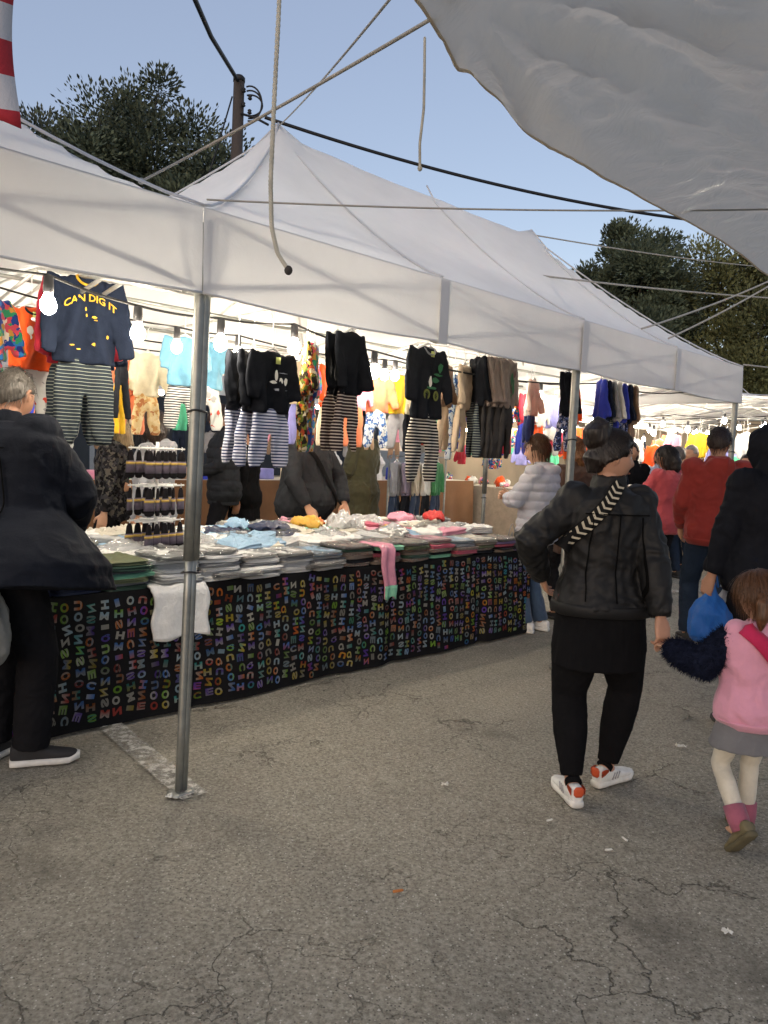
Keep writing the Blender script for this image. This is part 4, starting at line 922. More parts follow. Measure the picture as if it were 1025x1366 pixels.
# low rack of jackets and trousers behind the stall
lr = empty("garment_rack", W(5.35, 3.55), TH, "low steel garment rack standing behind the stall", "rack")
g = MB(); g.tube([(-.5, 0, 0.02), (-.5, 0, 1.42), (.55, 0, 1.42), (.55, 0, .02)], .014, 8); obj("frame", g, m_steel, lr)
for x in (-.5, .55): g = MB(); g.tube([(x, -.25, .02), (x, .25, .02)], .014, 8); obj("foot", g, m_steel, lr)
for i, (mt, lab) in enumerate(((greyj, "grey jacket on the low rack"), (F("dusky_violet", "#7d7486"), "dusky violet jacket on the low rack"), (F("stone_knit", "#b8ae9c"), "stone coloured knit on the low rack"), (white, "ivory top on the low rack"), (greenj, "green garment on the low rack"))):
    hang_set(4.98 + .19 * i, 3.55, 1.36, .40, .42, .42, mt, [F("indigo_denim", "#2c3a52"), blackb][i % 2], lab + " behind the stall", "clothes on the low rack", .35, seed=i % 4 + 5, rail=1.43, voxel=.012, ang=.16)
# ------------------------------------------------------------------ people
def rotx(a): c, s = math.cos(a), math.sin(a); return np.array([[1, 0, 0], [0, c, -s], [0, s, c]])
def roty(a): c, s = math.cos(a), math.sin(a); return np.array([[c, 0, s], [0, 1, 0], [-s, 0, c]])
def rotz(a): c, s = math.cos(a), math.sin(a); return np.array([[c, -s, 0], [s, c, 0], [0, 0, 1]])
def ik(a, b, l1, l2, pole):
    a = np.array(a, float); b = np.array(b, float); d = b - a; L = min(np.linalg.norm(d), (l1 + l2) * .999); d = nrm(d); b = a + d * L
    x = (l1 * l1 - l2 * l2 + L * L) / (2 * L); h = math.sqrt(max(0, l1 * l1 - x * x))
    p = np.array(pole, float); p = nrm(p - d * (p @ d)); return a + d * x + p * h, b
def skin_mat(name, col):
    if name in MATS: return MATS[name]
    m = fabric(name, col, .55, .10, 14, .12, 300, 0, .4); b = m.node_tree.nodes["Principled BSDF"]
    b.inputs["Subsurface Weight"].default_value = .12; b.inputs["Subsurface Radius"].default_value = (.012, .005, .003); return m
def hair_mat(name, col, rough=.42):
    if name in MATS: return MATS[name]
    m, nt, b = nodes(name); N = nt.nodes; L = nt.links; col = rgb(col)
    tc = N.new("ShaderNodeTexCoord"); mp = N.new("ShaderNodeMapping"); mp.inputs["Scale"].default_value = (90, 90, 9); L.new(tc.outputs["Object"], mp.inputs[0])
    n = N.new("ShaderNodeTexNoise"); n.inputs["Scale"].default_value = 1.6; n.inputs["Detail"].default_value = 4; L.new(mp.outputs[0], n.inputs["Vector"])
    r = N.new("ShaderNodeValToRGB"); r.color_ramp.elements[0].position = .35; r.color_ramp.elements[1].position = .7
    r.color_ramp.elements[0].color = (*[c * .55 for c in col], 1); r.color_ramp.elements[1].color = (*[c * 1.5 for c in col], 1); L.new(n.outputs["Fac"], r.inputs[0]); L.new(r.outputs[0], b.inputs["Base Color"])
    bp = N.new("ShaderNodeBump"); bp.inputs["Strength"].default_value = .6; bp.inputs["Distance"].default_value = .006; L.new(n.outputs["Fac"], bp.inputs["Height"]); L.new(bp.outputs[0], b.inputs["Normal"])
    b.inputs["Roughness"].default_value = rough; b.inputs["Specular IOR Level"].default_value = .4; MATS[name] = m; return m
HEAD = np.array([.0765, .096, .120])
def head_pts(dirs, grow=0.0, face=True):
    """radial head surface, face towards +y; unit dirs -> points"""
    d = np.asarray(dirs, float); x, y, z = d.T
    P = d * (HEAD + grow)
    low = np.clip(-z, 0, 1); fr = np.clip(y, 0, 1)
    P[:, 0] *= 1 - .30 * low ** 1.4 ; P[:, 1] *= np.where(y < 0, 1 - .28 * low ** 1.2, 1 - .06 * low)
    P[:, 0] *= 1 + .04 * np.clip(-y, 0, 1)
    if face:
        g = lambda cx, cz, sx, sz: np.exp(-((P[:, 0] - cx) / sx) ** 2 - ((P[:, 2] - cz) / sz) ** 2) * (y > 0)
        P[:, 1] += .022 * g(0, -.022, .011, .018) + .010 * g(0, .005, .008, .028) - .011 * g(.031, .010, .018, .012) - .011 * g(-.031, .010, .018, .012) + .005 * g(0, .032, .05, .010)
        P[:, 1] += .007 * g(0, -.060, .020, .010) + .010 * g(0, -.098, .022, .016) - .004 * g(0, -.078, .02, .005)
        P[:, 1] += .005 * g(.04, -.03, .02, .02) + .005 * g(-.04, -.03, .02, .02)
    return P
def sphere_dirs(n=44, m=32):
    D = [(0, 0, -1)]; F = []
    for i in range(1, m):
        a = math.pi * i / m
        for k in range(n): D.append((math.sin(a) * math.cos(2 * math.pi * k / n), math.sin(a) * math.sin(2 * math.pi * k / n), -math.cos(a)))
    D.append((0, 0, 1)); D = np.array(D)
    for k in range(n): F.append((0, 1 + (k + 1) % n, 1 + k)); b = 1 + (m - 2) * n; F.append((b + k, b + (k + 1) % n, len(D) - 1))
    for i in range(m - 2):
        for k in range(n): a = 1 + i * n + k; b = 1 + i * n + (k + 1) % n; F.append((a, b, b + n, a + n))
    return D, F
SD, SF = sphere_dirs()
def hairline(d, low=-.35, frontz=.52):
    """>0 where hair grows (unit directions)"""
    x, y, z = d.T
    lim = np.where(y > .0, -.05 + (frontz + .05) * np.clip((y - .02) / .55, 0, 1) ** .8, low + (y + 1) * (-.05 - low))
    lim = np.where(np.abs(x) > .86, np.minimum(lim, .02), lim)
    return z - lim
def add_hand(g, wrist, d, nrmv, k, curl=.5, side=1, thumb_in=0.3, spread=.06):
    """wrist point, direction, palm normal; side=+1 thumb on +cross"""
    d = nrm(d); n = nrm(np.array(nrmv) - d * (np.array(nrmv) @ d)); x = np.cross(d, n) * side
    w = np.array(wrist, float)
    g.loft([(w - d * .03 * k, x, n, .026 * k, .020 * k), (w, x, n, .027 * k, .018 * k), (w + d * .03 * k, x, n, .036 * k, .016 * k), (w + d * .07 * k, x, n, .042 * k, .014 * k), (w + d * .094 * k, x, n, .040 * k, .012 * k), (w + d * .10 * k, x, n, .034 * k, .009 * k)], 16, 2.6)
    for i, (off, ln) in enumerate(((.031, .072), (.0105, .080), (-.0105, .075), (-.031, .058))):
        p = w + d * .092 * k + x * off * k; dd = nrm(d + x * off * spread * 20 * .3); pts = [p - d * .02 * k, p]; a = 0
        for seg, fr in enumerate((.44, .32, .24)):
            a += curl * (1.0, 1.15, .8)[seg]
            q = dd * math.cos(a) + n * math.sin(a); pts.append(pts[-1] + q * ln * fr * k)
        g.tube(pts, [.0085 * k, .0088 * k, .0080 * k, .0074 * k, .0058 * k], 8, 1.0, up=x)
    t0 = w + d * .028 * k + x * .026 * k; t1 = t0 + (d * .55 + x * .75 + n * thumb_in) * .034 * k; t2 = t1 + (d * .85 + x * .25 + n * thumb_in * 1.4) * .032 * k; t3 = t2 + (d * .9 - x * .05 + n * thumb_in * 1.6) * .024 * k
    g.tube([t0 - d * .012 * k, t0, t1, t2, t3], [.013 * k, .014 * k, .0112 * k, .0098 * k, .0072 * k], 8, 1.0, up=n)
def strands(name, mat, roots, flow, n=9, step=.03, width=.0035, seed=0, parent=None, M=None, lift=.004, jit=.25):
    """hair locks: ribbons following a flow field: flow(p, k) -> next point"""
    r = rng(seed); g = MB()
    for p in roots:
        P = [np.array(p, float)]; j = r.normal(size=3) * jit
        for k in range(n): P.append(flow(P[-1], k, j))
        w = width * r.uniform(.6, 1.5); V = []
        for i, q in enumerate(P):
            t = nrm(P[min(i + 1, n)] - P[max(i - 1, 0)]); s = nrm(np.cross(t, q - np.array([0, 0, 0]) + 1e-4)); ww = w * (1 - .75 * i / n)
            V += [q - s * ww, q + nrm(q) * ww * .7, q + s * ww]
        g.add(V, [(i * 3 + a, i * 3 + a + 1, i * 3 + a + 4, i * 3 + a + 3) for i in range(n) for a in (0, 1)])
    if M is not None:
        R, T, k = M; g.v = [tuple(R @ (np.array(v) * k) + T) for v in g.v]
    return obj(name, g, mat, parent)

def person(label, x, y, yaw, h=1.7, detail=1, build=1.0, lean=0.0, side=0.0, twist=0.0, head=(0, 0, 0), hips=None, wl=None, wr=None, pl=(-.4, -.6, -.2), pr=(.4, -.6, -.2),
           feet=((-.10, 0, 0), (.10, 0, 0)), toe=(0.15, -.15), lift=(0, 0), skin="#b98a6c", hair=None, top=None, bottom=None, shoes=None, skirt=None, handl=None, handr=None, z0=0.0, group="shoppers and vendors in the market", female=True, child=False):
    """faces local +y, right = +x. head=(yaw,pitch,roll). feet: (x,y,z of sole). top/bottom/...: clothing dicts"""
    k = h / 1.72; root = empty("person", (x, y, z0), yaw, label, "person", group)
    hk = k * (1.0 if not child else 1.28)          # children have bigger heads
    sh = (.165 if female else .190) * (1 if not child else .95)
    hip = np.array(hips if hips is not None else (0, 0, .90 * k), float)
    Rt = rotz(twist) @ rotx(-lean) @ roty(side)
    tor = lambda p: hip + Rt @ (np.array(p, float) * k)
    fatw = build
    vx = {1: .0085, 2: .012, 0: .0065}[detail]
    # ---- joints
    SHL, SHR = tor((-sh, -.005, .515)), tor((sh, -.005, .515)); NK = tor((0, -.01, .575)); 
    Rh = Rt @ rotz(head[0]) @ rotx(head[1]) @ roty(head[2]) if not isinstance(head, np.ndarray) else head
    HC = tor((0, .012, .60)) + Rh @ np.array([0, .012, .115]) * hk
    la, lf = .285 * k, .25 * k
    def wloc(q): return rotz(-yaw) @ (np.array(q[1:], float) - np.array([x, y, z0]))
    WL = (wloc(wl) if wl[0] == 'w' else tor(wl)) if wl is not None else SHL + Rt @ np.array([-.05, .02, -.525]) * k
    WR = (wloc(wr) if wr[0] == 'w' else tor(wr)) if wr is not None else SHR + Rt @ np.array([.05, .02, -.525]) * k
    EL, WL = ik(SHL, WL, la, lf, Rt @ np.array(pl, float)); ER, WR = ik(SHR, WR, la, lf, Rt @ np.array(pr, float))
    HL, HR = hip + rotz(twist * .5) @ np.array([-.085, 0, 0]) * k, hip + rotz(twist * .5) @ np.array([.085, 0, 0]) * k
    AL = np.array([feet[0][0], feet[0][1], feet[0][2] + .085]) * k; AR = np.array([feet[1][0], feet[1][1], feet[1][2] + .085]) * k
    fl, frr = rotz(toe[0]) @ np.array([0, 1., 0]), rotz(toe[1]) @ np.array([0, 1., 0])
    KL, AL = ik(HL, AL, .43 * k, .415 * k, fl); KR, AR = ik(HR, AR, .43 * k, .415 * k, frr)
    X, Y = Rt @ np.array([1, 0, 0]), Rt @ np.array([0, 1, 0])
    wmul = (1.0 if not female else .93) * fatw
    TOR = [(-.10, .115, .095, 0), (-.04, .160, .112, -.008), (.03, .168, .116, -.010), (.10, .158, .106, -.002), (.18, .138 if female else .150, .097, .004), (.28, .150, .106, .004), (.38, .164, .114, .004), (.46, .168, .108, -.004), (.515, .150, .088, -.010), (.55, .105, .070, -.012), (.575, .062, .058, -.010)]
    def torso(g, e=0.0, lo=-.10, hi=.575, flare=0.0, belly=0.0, n=28, ex=2.25, wscale=1.0):
        secs = []
        for z in np.linspace(lo, hi, 16):
            w, d, oy = (np.interp(z, [q[0] for q in TOR], [q[i] for q in TOR]) for i in (1, 2, 3))
            f = max(0, (.2 - z)) * flare; bl = belly * math.exp(-((z - .12) / .16) ** 2)
            tp = np.clip((.60 - z) / .06, .55, 1)
            secs.append((tor((0, oy + bl * .6, z)), X, Y, (w * wmul * wscale + e * tp + f) * k + bl * .5 * k, (d * (fatw * .5 + .5) + e * tp + f * .8 + bl) * k))
        g.loft(secs, n, ex)
    def limb(g, a, m, b, r, e=0.0, n=16, seg=(.0, .25, .5, .75, 1)):
        a, m, b = (np.array(q, float) for q in (a, m, b)); pts = []; rad = []
        r = [q * k + e * k for q in r]
        for t in seg[:-1]: pts.append(a + (m - a) * t); rad.append(np.interp(t, [0, .5, 1], r[:3]))
        mm = m; pts.append(mm); rad.append(r[2])
        for t in seg[1:]: pts.append(m + (b - m) * t); rad.append(np.interp(t, [0, .4, 1], r[2:5]))
        g.tube(pts, rad, n)
    # ---- body (one skin surface; head and hands finer)
    g = MB(); torso(g); g.tube([tor((0, -.02, .54)), HC + Rh @ np.array([0, -.015, -.045]) * hk], [.050 * k, .042 * hk], 14)
    for S, E_, Wq in ((SHL, EL, WL), (SHR, ER, WR)): limb(g, S, E_, Wq, (.052, .047, .040, .040, .027))
    for S, E_, Wq in ((HL, KL, AL), (HR, KR, AR)): limb(g, S, E_, Wq, (.080, .070, .050, .052, .034))
    for A, f_ in ((AL, fl), (AR, frr)): g.tube([A - f_ * .03 * k, A + (f_ * .06 - np.array([0, 0, .045])) * k, A + (f_ * .13 - np.array([0, 0, .06])) * k], [.036 * k, .034 * k, .024 * k], 10)
    body = remesh(g.mesh("body"), .012 if detail < 2 else .016, 4); 
    fine = MB(); V = head_pts(SD); fine.add([Rh @ v * hk + HC for v in V], SF)
    for sg in (-1, 1):
        e0 = np.array([sg * .074, -.008, -.004]); fine.tube([Rh @ (e0 + np.array([sg * (.004 + .010 * math.sin(a)), -.012 * math.cos(a) - .004, .026 * math.sin(a * 1.0 - .3)])) * hk + HC for a in np.linspace(-1.2, 2.6, 8)], .0065 * hk, 6)
        fine.ball(Rh @ (e0 + np.array([sg * .003, .0, .002])) * hk + HC, np.array([.006, .014, .024]) * hk, 10, 8)
    nr = .046 if female else .054
    fine.tube([tor((0, -.012, .57)), HC + Rh @ np.array([0, -.015, -.05]) * hk], [nr * k * 1.05, nr * hk], 16)
    for hd, Wq, E_, sg in ((handl, WL, EL, -1), (handr, WR, ER, 1)):
        hd = hd or {}; d = nrm(Wq - E_); 
        if 'dir' in hd: d = nrm(Rt @ np.array(hd['dir'], float))
        add_hand(fine, Wq + d * .015 * k, d, Rt @ np.array(hd.get('n', (-sg * 1.0, .25, 0)), float), k * (1 if female else 1.08), hd.get('curl', .32), hd.get('side', 1 if sg > 0 else -1), hd.get('thumb', .3))
    fm = remesh(fine.mesh("f"), .0042 if detail == 0 else (.0055 if detail == 1 else .008), 2 if detail < 2 else 1)
    bm = bmesh.new(); bm.from_mesh(body); bm.from_mesh(fm); bm.to_mesh(body); bm.free(); bpy.data.meshes.remove(fm)
    ob = obj("body", body, skin_mat("skin_" + skin, skin), root)
    # ---- face details
    eyeW, eyeD, lip, brow = plain("eye_white", (.7, .68, .64), .25), plain("eye_dark", (.03, .02, .015), .2), plain("lip_" + skin, tuple(c * f for c, f in zip(rgb(skin), (.8, .5, .5))), .5), plain("brow", (.03, .02, .015), .9)
    if detail < 2:
        for sg in (-1, 1):
            c = np.array([sg * .031, .0, .010]); yy = float(head_pts(np.array([nrm(np.array([sg * .36, .92, .09]))]))[0][1])
            q = MB(); q.ball(Rh @ np.array([c[0], yy - .007, c[2]]) * hk + HC, .0115 * hk, 10, 8); e = obj("eye", q, eyeW, root)
            q = MB(); q.ball(Rh @ np.array([c[0], yy + .0025, c[2]]) * hk + HC, .0052 * hk, 8, 6); obj("iris", q, eyeD, e)
            q = MB(); q.tube([Rh @ np.array([sg * (.016 + .03 * t), yy + .010 - .010 * t, .027 + .006 * math.sin(t * 2.6)]) * hk + HC for t in np.linspace(0, 1, 6)], [.002 * hk, .0035 * hk, .0035 * hk, .003 * hk, .002 * hk, .001 * hk], 6); obj("eyebrow", q, brow, root)
        yy = float(head_pts(np.array([nrm(np.array([0, .86, -.5]))]))[0][1])
        q = MB(); q.tube([Rh @ np.array([.021 * t, yy + .004 - .006 * t * t, -.062 + .001 * t]) * hk + HC for t in np.linspace(-1, 1, 7)], [.001 * hk, .004 * hk, .0052 * hk, .005 * hk, .0052 * hk, .004 * hk, .001 * hk], 6); obj("mouth", q, lip, root)
    # ---- hair
    if hair:
        hm = hair_mat("hair_" + hair['col'], hair['col']); D = SD; th = hair.get('thick', .014)
        hl = hairline(D, hair.get('low', -.45), hair.get('front', .5)); kk = np.clip(hl / .12, 0, 1)
        V = head_pts(D, 0, False); N_ = D / np.linalg.norm(D, axis=1)[:, None]
        rough = noise3(D * 5 + h * 13) * .005 + noise3(D * np.array([13, 13, 4]) + 3) * .003
        V = V + N_ * ((th + rough) * kk - .014 * (1 - kk))[:, None]
        if hair.get('vol'): V[:, 2] += hair['vol'] * np.clip(D[:, 2], 0, 1) ** 2
        g = MB(); g.add([Rh @ v * hk + HC for v in V], SF)
        for pts, rad in hair.get('locks', ()):
            g.tube([Rh @ np.array(p) * hk + HC for p in pts], [q * hk for q in rad], 14)
        ho = obj("hair", g, hm, root, voxel=.006 if detail < 2 else .009, it=2, disp=lambda c: .0035 * noise3(c * np.array([70, 70, 14])) + .004 * noise3(c * 22))
        if detail < 2 and hair.get('strand', True):
            r = rng(int(h * 1000)); sel = np.where(hl > .05)[0]; ns = hair.get('n', 320); ids = r.choice(sel, ns); roots = V[ids] + r.normal(size=(ns, 3)) * .004
            tgt = hair.get('to'); longh = hair.get('long', 0)
            def flow(p, kx, j):
                if tgt is not None:
                    t_ = np.array(tgt); d = nrm(t_ - p); st = np.linalg.norm(t_ - p) / max(1, 9 - kx)
                    q = p + d * st + j * .010
                    rad = np.linalg.norm(q / (HEAD + th)); 
                    if rad < 1.02: q = q / rad * 1.025
                    return q
                u = nrm(p / (HEAD + th)); dn = np.array([0.12 * j[0], -.35 if p[2] > .03 else -.05, -1.0]); dn = dn - u * (dn @ u) * (1 if p[2] > -.05 else .35)
                q = p + nrm(dn) * ((.017 + longh * .016)) + j * .004
                rad = np.linalg.norm(q / (HEAD + th))
                if rad < 1.03 and q[2] > -.06: q = q / rad * 1.035
                return q
            strands("hair_strand", hm, roots, flow, 9, seed=int(h * 977), parent=ho, M=(Rh, HC, hk), width=hair.get('sw', .0032))
    # ---- clothes
    if bottom:
        g = MB(); e = bottom.get('ease', .012); torso(g, e, -.10, bottom.get('waist', .13), 0, bottom.get('belly', 0))
        rr = bottom.get('r', (.088, .078, .060, .060, .046)); en = bottom.get('end', 1.0)
        for S, E_, Wq in ((HL, KL, AL), (HR, KR, AR)):
            Aq = E_ + (Wq - E_) * en; limb(g, S + np.array([0, 0, .01]), E_, Aq, rr, e * .5)
        sd = int(abs(x) * 37 + h * 100)
        obj(bottom.get('name', 'trousers'), g, bottom['mat'], root, voxel=vx, it=4, disp=folds(bottom.get('fold', .006), 15, sd, .8))
    if skirt:
        g = MB(); lo, hi = skirt['lo'], skirt['hi']; secs = []
        for z in np.linspace(lo, hi, 14):
            w, d, oy = (np.interp(max(z, -.04), [q[0] for q in TOR], [q[i] for q in TOR]) for i in (1, 2, 3)); f = (hi - z) * skirt.get('flare', .1)
            hx = (HL + HR) / 2; c = tor((0, oy, z)) if z > 0 else hip + np.array([0, (AL + AR)[1] / 2 * min(1, -z / (.9)) * .6, z * k]) + np.array([0, oy * k, 0])
            secs.append((c, X if z > 0 else np.array([1., 0, 0]), Y if z > 0 else np.array([0, 1., 0]), (w * wmul + skirt.get('ease', .02) + f) * k, (d + skirt.get('ease', .02) + f) * k))
        g.loft(secs, 32, 2.2)
        sd = int(h * 91)
        obj(skirt.get('name', 'skirt'), g, skirt['mat'], root, voxel=vx, it=3, disp=lambda c: folds(skirt.get('fold', .008), 12, sd, .25)(c))
    if top:
        g = MB(); e = top.get('ease', .028); hem = top.get('hem', -.06)
        torso(g, e, hem, .575, top.get('flare', .0), top.get('belly', 0), wscale=top.get('ws', 1.0))
        sr = top.get('sleeve', (.072, .064, .056, .052, .042)); se = top.get('send', .97)
        for S, E_, Wq, s_ in ((SHL, EL, WL, -1), (SHR, ER, WR, 1)):
            S2 = S + (tor((0, 0, .48)) - S) * .12; limb(g, S2, E_, E_ + (Wq - E_) * se, sr, 0)
            g.ball(S + Rt @ np.array([-s_ * .01, 0, -.005]) * k, (sr[0] * 1.02 + .004) * k, 14, 10)
        if top.get('collar'):
            c = top['collar']; g.tube([tor((.066 * math.cos(a), -.012 + .062 * math.sin(a), .575 + c * .35 + .012 * math.sin(-a))) for a in np.linspace(math.pi * .62 - math.pi, math.pi * 1.38, 1)] or [], 0) if False else None
            g.loft([(tor((0, -.012, z)), X, Y, w * k, d * k) for z, w, d in ((.53, .10, .085), (.575, .082, .078), (.575 + c, .076, .074))], 20)
        if top.get('hood') == 'down':
            g.loft([(tor((0, -.085 - .02, z)), X, Y, w * k, d * k) for z, w, d in ((.40, .03, .02), (.44, .085, .045), (.50, .115, .065), (.56, .105, .075), (.60, .08, .06))], 20)
            g.loft([(tor((0, -.03, z)), X, Y, w * k, d * k) for z, w, d in ((.52, .12, .10), (.575, .095, .095), (.615, .082, .085))], 20)
        if top.get('hood') == 'up':
            hv = head_pts(SD, .024, False) * np.array([1.06, 1.04, 1.04]); hv[:, 1] = np.where(hv[:, 1] > .075, .075 + (hv[:, 1] - .075) * .3, hv[:, 1]); g.add([Rh @ v * hk + HC for v in hv], SF)
            g.loft([(tor((0, -.03, z)), X, Y, w * k, d * k) for z, w, d in ((.48, .13, .10), (.56, .105, .10), (.66, .09, .105), (.72, .085, .10))], 20)
        sd = int(abs(x) * 53 + h * 130); q = top.get('quilt'); fo = folds(top.get('fold', .009), top.get('ff', 9), sd, .75, .5)
        hz = hip[2]
        def dsp(c):
            r = fo(c)
            if q: r = r + .012 * (np.abs(np.sin((c[:, 2] + .01 * noise3(c * 6)) * math.pi / q)) ** .6 - .6)
            return r
        to = obj(top.get('name', 'jacket'), g, top['mat'], root, voxel=vx, it=4, disp=dsp)
        if top.get('cuff'):
            for E_, Wq in ((EL, WL), (ER, WR)):
                q2 = MB(); d = nrm(Wq - E_); c0 = E_ + (Wq - E_) * se; q2.tube([c0 - d * .04 * k, c0 - d * .02 * k, c0 + d * .008 * k], [sr[4] * k * 1.0, sr[4] * k * 1.02, sr[4] * k * .92], 14); obj("cuff", q2, top.get('trim', top['mat']), to)
        if top.get('band'):
            q2 = MB(); secs = []
            for z in (hem - .035, hem - .03, hem + .01, hem + .02):
                w, d, oy = (np.interp(z, [t_[0] for t_ in TOR], [t_[i] for t_ in TOR]) for i in (1, 2, 3)); e2 = e + (.004 if z > hem - .033 else -.01)
                secs.append((tor((0, oy, z)), X, Y, (w * wmul * top.get('ws', 1) + e2 + max(0, .2 - z) * top.get('flare', 0)) * k, (d * (fatw * .5 + .5) + e2 + max(0, .2 - z) * top.get('flare', 0) * .8) * k))
            q2.loft(secs, 28, 2.25); obj("waistband", q2, top.get('trim', top['mat']), to, disp=folds(.004, 14, 3))
    # ---- shoes
    if shoes:
        for A, f_, lf_ in ((AL, fl, lift[0]), (AR, frr, lift[1])):
            rt = np.cross(f_, (0, 0, 1.)); up_ = np.array([0, 0, 1.])
            if lf_: 
                c, s_ = math.cos(lf_), math.sin(lf_); f2 = f_ * c - up_ * s_; u2 = up_ * c + f_ * s_
            else: f2, u2 = f_, up_
            sk = k * shoes.get('scale', 1.0); O = A - u2 * .085 * k
            P_ = lambda a, b, c: O + f2 * a * sk + rt * b * sk + u2 * c * sk
            so = MB(); prof = ((-.078, .020), (-.072, .031), (-.04, .036), (.0, .035), (.05, .037), (.10, .043), (.14, .042), (.17, .030), (.183, .012))
            secs = []
            for a, w in prof: secs.append((P_(a, 0, .014 + (.010 if a > .15 else 0)), rt, u2, w * sk, .015 * sk))
            so.loft(secs, 14, 4); shoe = obj("shoe", so, shoes['sole'], root)
            shoe.name = "shoe"
            upm = MB(); secs = []
            for a, w, hh in ((-.076, .016, .050), (-.070, .028, .064), (-.045, .033, .070), (-.01, .034, .068), (.03, .034, .058), (.07, .036, .043), (.11, .039, .033), (.145, .037, .028), (.168, .026, .022), (.178, .010, .014)):
                secs.append((P_(a, 0, .020 + hh * .5), rt, u2, w * sk, hh * .56 * sk))
            upm.loft(secs, 16, 2.6); obj("upper", upm, shoes['mat'], shoe, voxel=.006 if detail < 2 else None, it=2)
            if shoes.get('tab'):
                tb_ = MB(); tb_.loft([(P_(-.079, 0, z), rt, f2, w * sk, .004 * sk) for z, w in ((.050, .014), (.060, .023), (.082, .024), (.094, .016))], 12, 3); obj("heel_tab", tb_, shoes['tab'], shoe)
                for sg in (-1, 1):
                    tb_ = MB(); tb_.loft([(P_(a, sg * .0325, z), f2, u2, .004 * sk, q * sk) for a, z, q in ((-.07, .070, .016), (-.045, .075, .014), (-.025, .078, .006))][::1], 8, 3); obj("side_tab", tb_, shoes['tab'], shoe)
                    for kx in range(3):
                        st_ = MB(); st_.tube([P_(.005 + .018 * kx, sg * .0355, .032), P_(.022 + .018 * kx, sg * .0335, .062)], .0032 * sk, 6); obj("stripe", st_, shoes['stripe'], shoe)
                so2 = MB(); so2.tube([P_(0 - .02, 0, .085), A + np.array([0, 0, .02]) * k + f2 * .0], [.038 * sk, .037 * k], 14); obj("sock", so2, shoes['sock'], shoe)
                lc = MB()
                for kx in range(4): lc.tube([P_(.03 + .022 * kx, -.02, .062 - .006 * kx), P_(.034 + .022 * kx, 0, .074 - .008 * kx), P_(.03 + .022 * kx, .02, .062 - .006 * kx)], .003 * sk, 5)
                obj("lace", lc, shoes['mat'], shoe)
    J = dict(tor=tor, WL=WL, WR=WR, EL=EL, ER=ER, HC=HC, Rh=Rh, hk=hk, k=k, AL=AL, AR=AR, SHL=SHL, SHR=SHR, root=root, X=X, Y=Y, KL=KL, KR=KR, hip=hip)
    return J
leather = fabric("black_leather", (.009, .009, .0095), .60, .25, 6, .12, 300, 0, .5)
blk = fabric("black_knit", (.008, .008, .009), .95, .2, 6); dnavy = fabric("dark_navy_nylon", (.011, .013, .019), .55, .2, 5, .35, 300, 0, .45); blk2 = fabric("black_denim", (.012, .012, .014), .9)
denim = fabric("blue_denim", "#3a4c63", .9, .25, 7); denimd = fabric("dark_denim", "#26303f", .9, .2, 7); redh = fabric("brick_fleece", "#86302a", .95, .12, 6, .12, 380, .1); coralf = fabric("coral_fleece", "#a8484f", .95, .12, 8, .2, 300, .15)
puff = fabric("silver_nylon", "#a9abb6", .5, .08, 4, .3, 260, .0, .45); brownk = fabric("brown_wool", "#4a372f", .95); olive = fabric("olive_gabardine", "#4d4a34", .85); greyc = fabric("grey_parka", "#8c8f96", .8); dgrey = fabric("graphite_nylon", "#2c2e32", .6, .2, 5, .3)
pinks = fabric("pink_fleece", "#d295aa", .95, .08, 8, .3, 380, .3); greysk = fabric("grey_wool", "#6d6d70", .95); wtights = fabric("ivory_tights", "#c9c3b4", .9)
shoeW = plain("white_leather", (.72, .72, .70), .45); soleW = plain("white_rubber", (.68, .67, .63), .6); orangeT = plain("orange_leather", "#c4512c", .5); stripeG = plain("stripe_silver", (.32, .32, .33), .5); soleB = plain("black_rubber", (.03, .03, .03), .7); shoeB = plain("black_suede", (.02, .02, .022), .8)
SN = dict(mat=shoeW, sole=soleW); BK = dict(mat=shoeB, sole=soleB)

# woman in the leather jacket (faces away, head turned to the right)
bunl = [([(0, -.055, .06), (.005, -.085, .090), (.008, -.098, .125), (.0, -.090, .155)], [.062, .070, .066, .030]), ([(0, -.05, .02), (0, -.085, -.02), (0, -.075, -.07)], [.07, .062, .04]), ([(.0, -.10, .10), (.05, -.11, .12), (.06, -.07, .15)], [.02, .026, .012]), ([(.03, -.04, .12), (.05, -.07, .15), (.02, -.10, .165), (-.03, -.10, .155), (-.045, -.05, .13)], [.014, .022, .024, .022, .012]), ([(-.04, -.09, .105), (-.02, -.11, .135), (.03, -.10, .14), (.045, -.07, .12)], [.02, .028, .026, .02])]
J = person("woman in black leather jacket and leggings with a patterned bag strap and messy bun", .975, 3.36, .10, 1.60, 0, 1.08, lean=.02, head=(-1.5, -.05, 0.0), feet=((-.115, -.09, 0), (.125, .09, 0)), toe=(.05, -1.05),
    wl=(-.26, .13, .14), pl=(-.75, -.35, -.1), wr=('w', 1.185, 3.15, .785), pr=(.5, -.55, 0), handr=dict(n=(-.3, 1, 0), curl=.75, thumb=.5),
    skin="#b88c74", hair=dict(col="#1c1411", thick=.021, front=.42, low=-.55, locks=bunl, to=(0, -.085, .105), n=1100, sw=.0016),
    top=dict(mat=leather, ease=.040, hem=.02, fold=.012, ff=11, sleeve=(.084, .077, .074, .066, .048), collar=.06, band=True, flare=.14, cuff=True, send=1.02),
    bottom=dict(mat=blk, name="leggings", ease=.006, r=(.122, .116, .080, .082, .048), end=.92, fold=.003), skirt=dict(mat=blk, name="tunic", lo=-.265, hi=.14, flare=.05, ease=.034, fold=.006),
    shoes=dict(mat=shoeW, sole=soleW, tab=orangeT, stripe=stripeG, sock=blk, scale=1.06))
jw = J
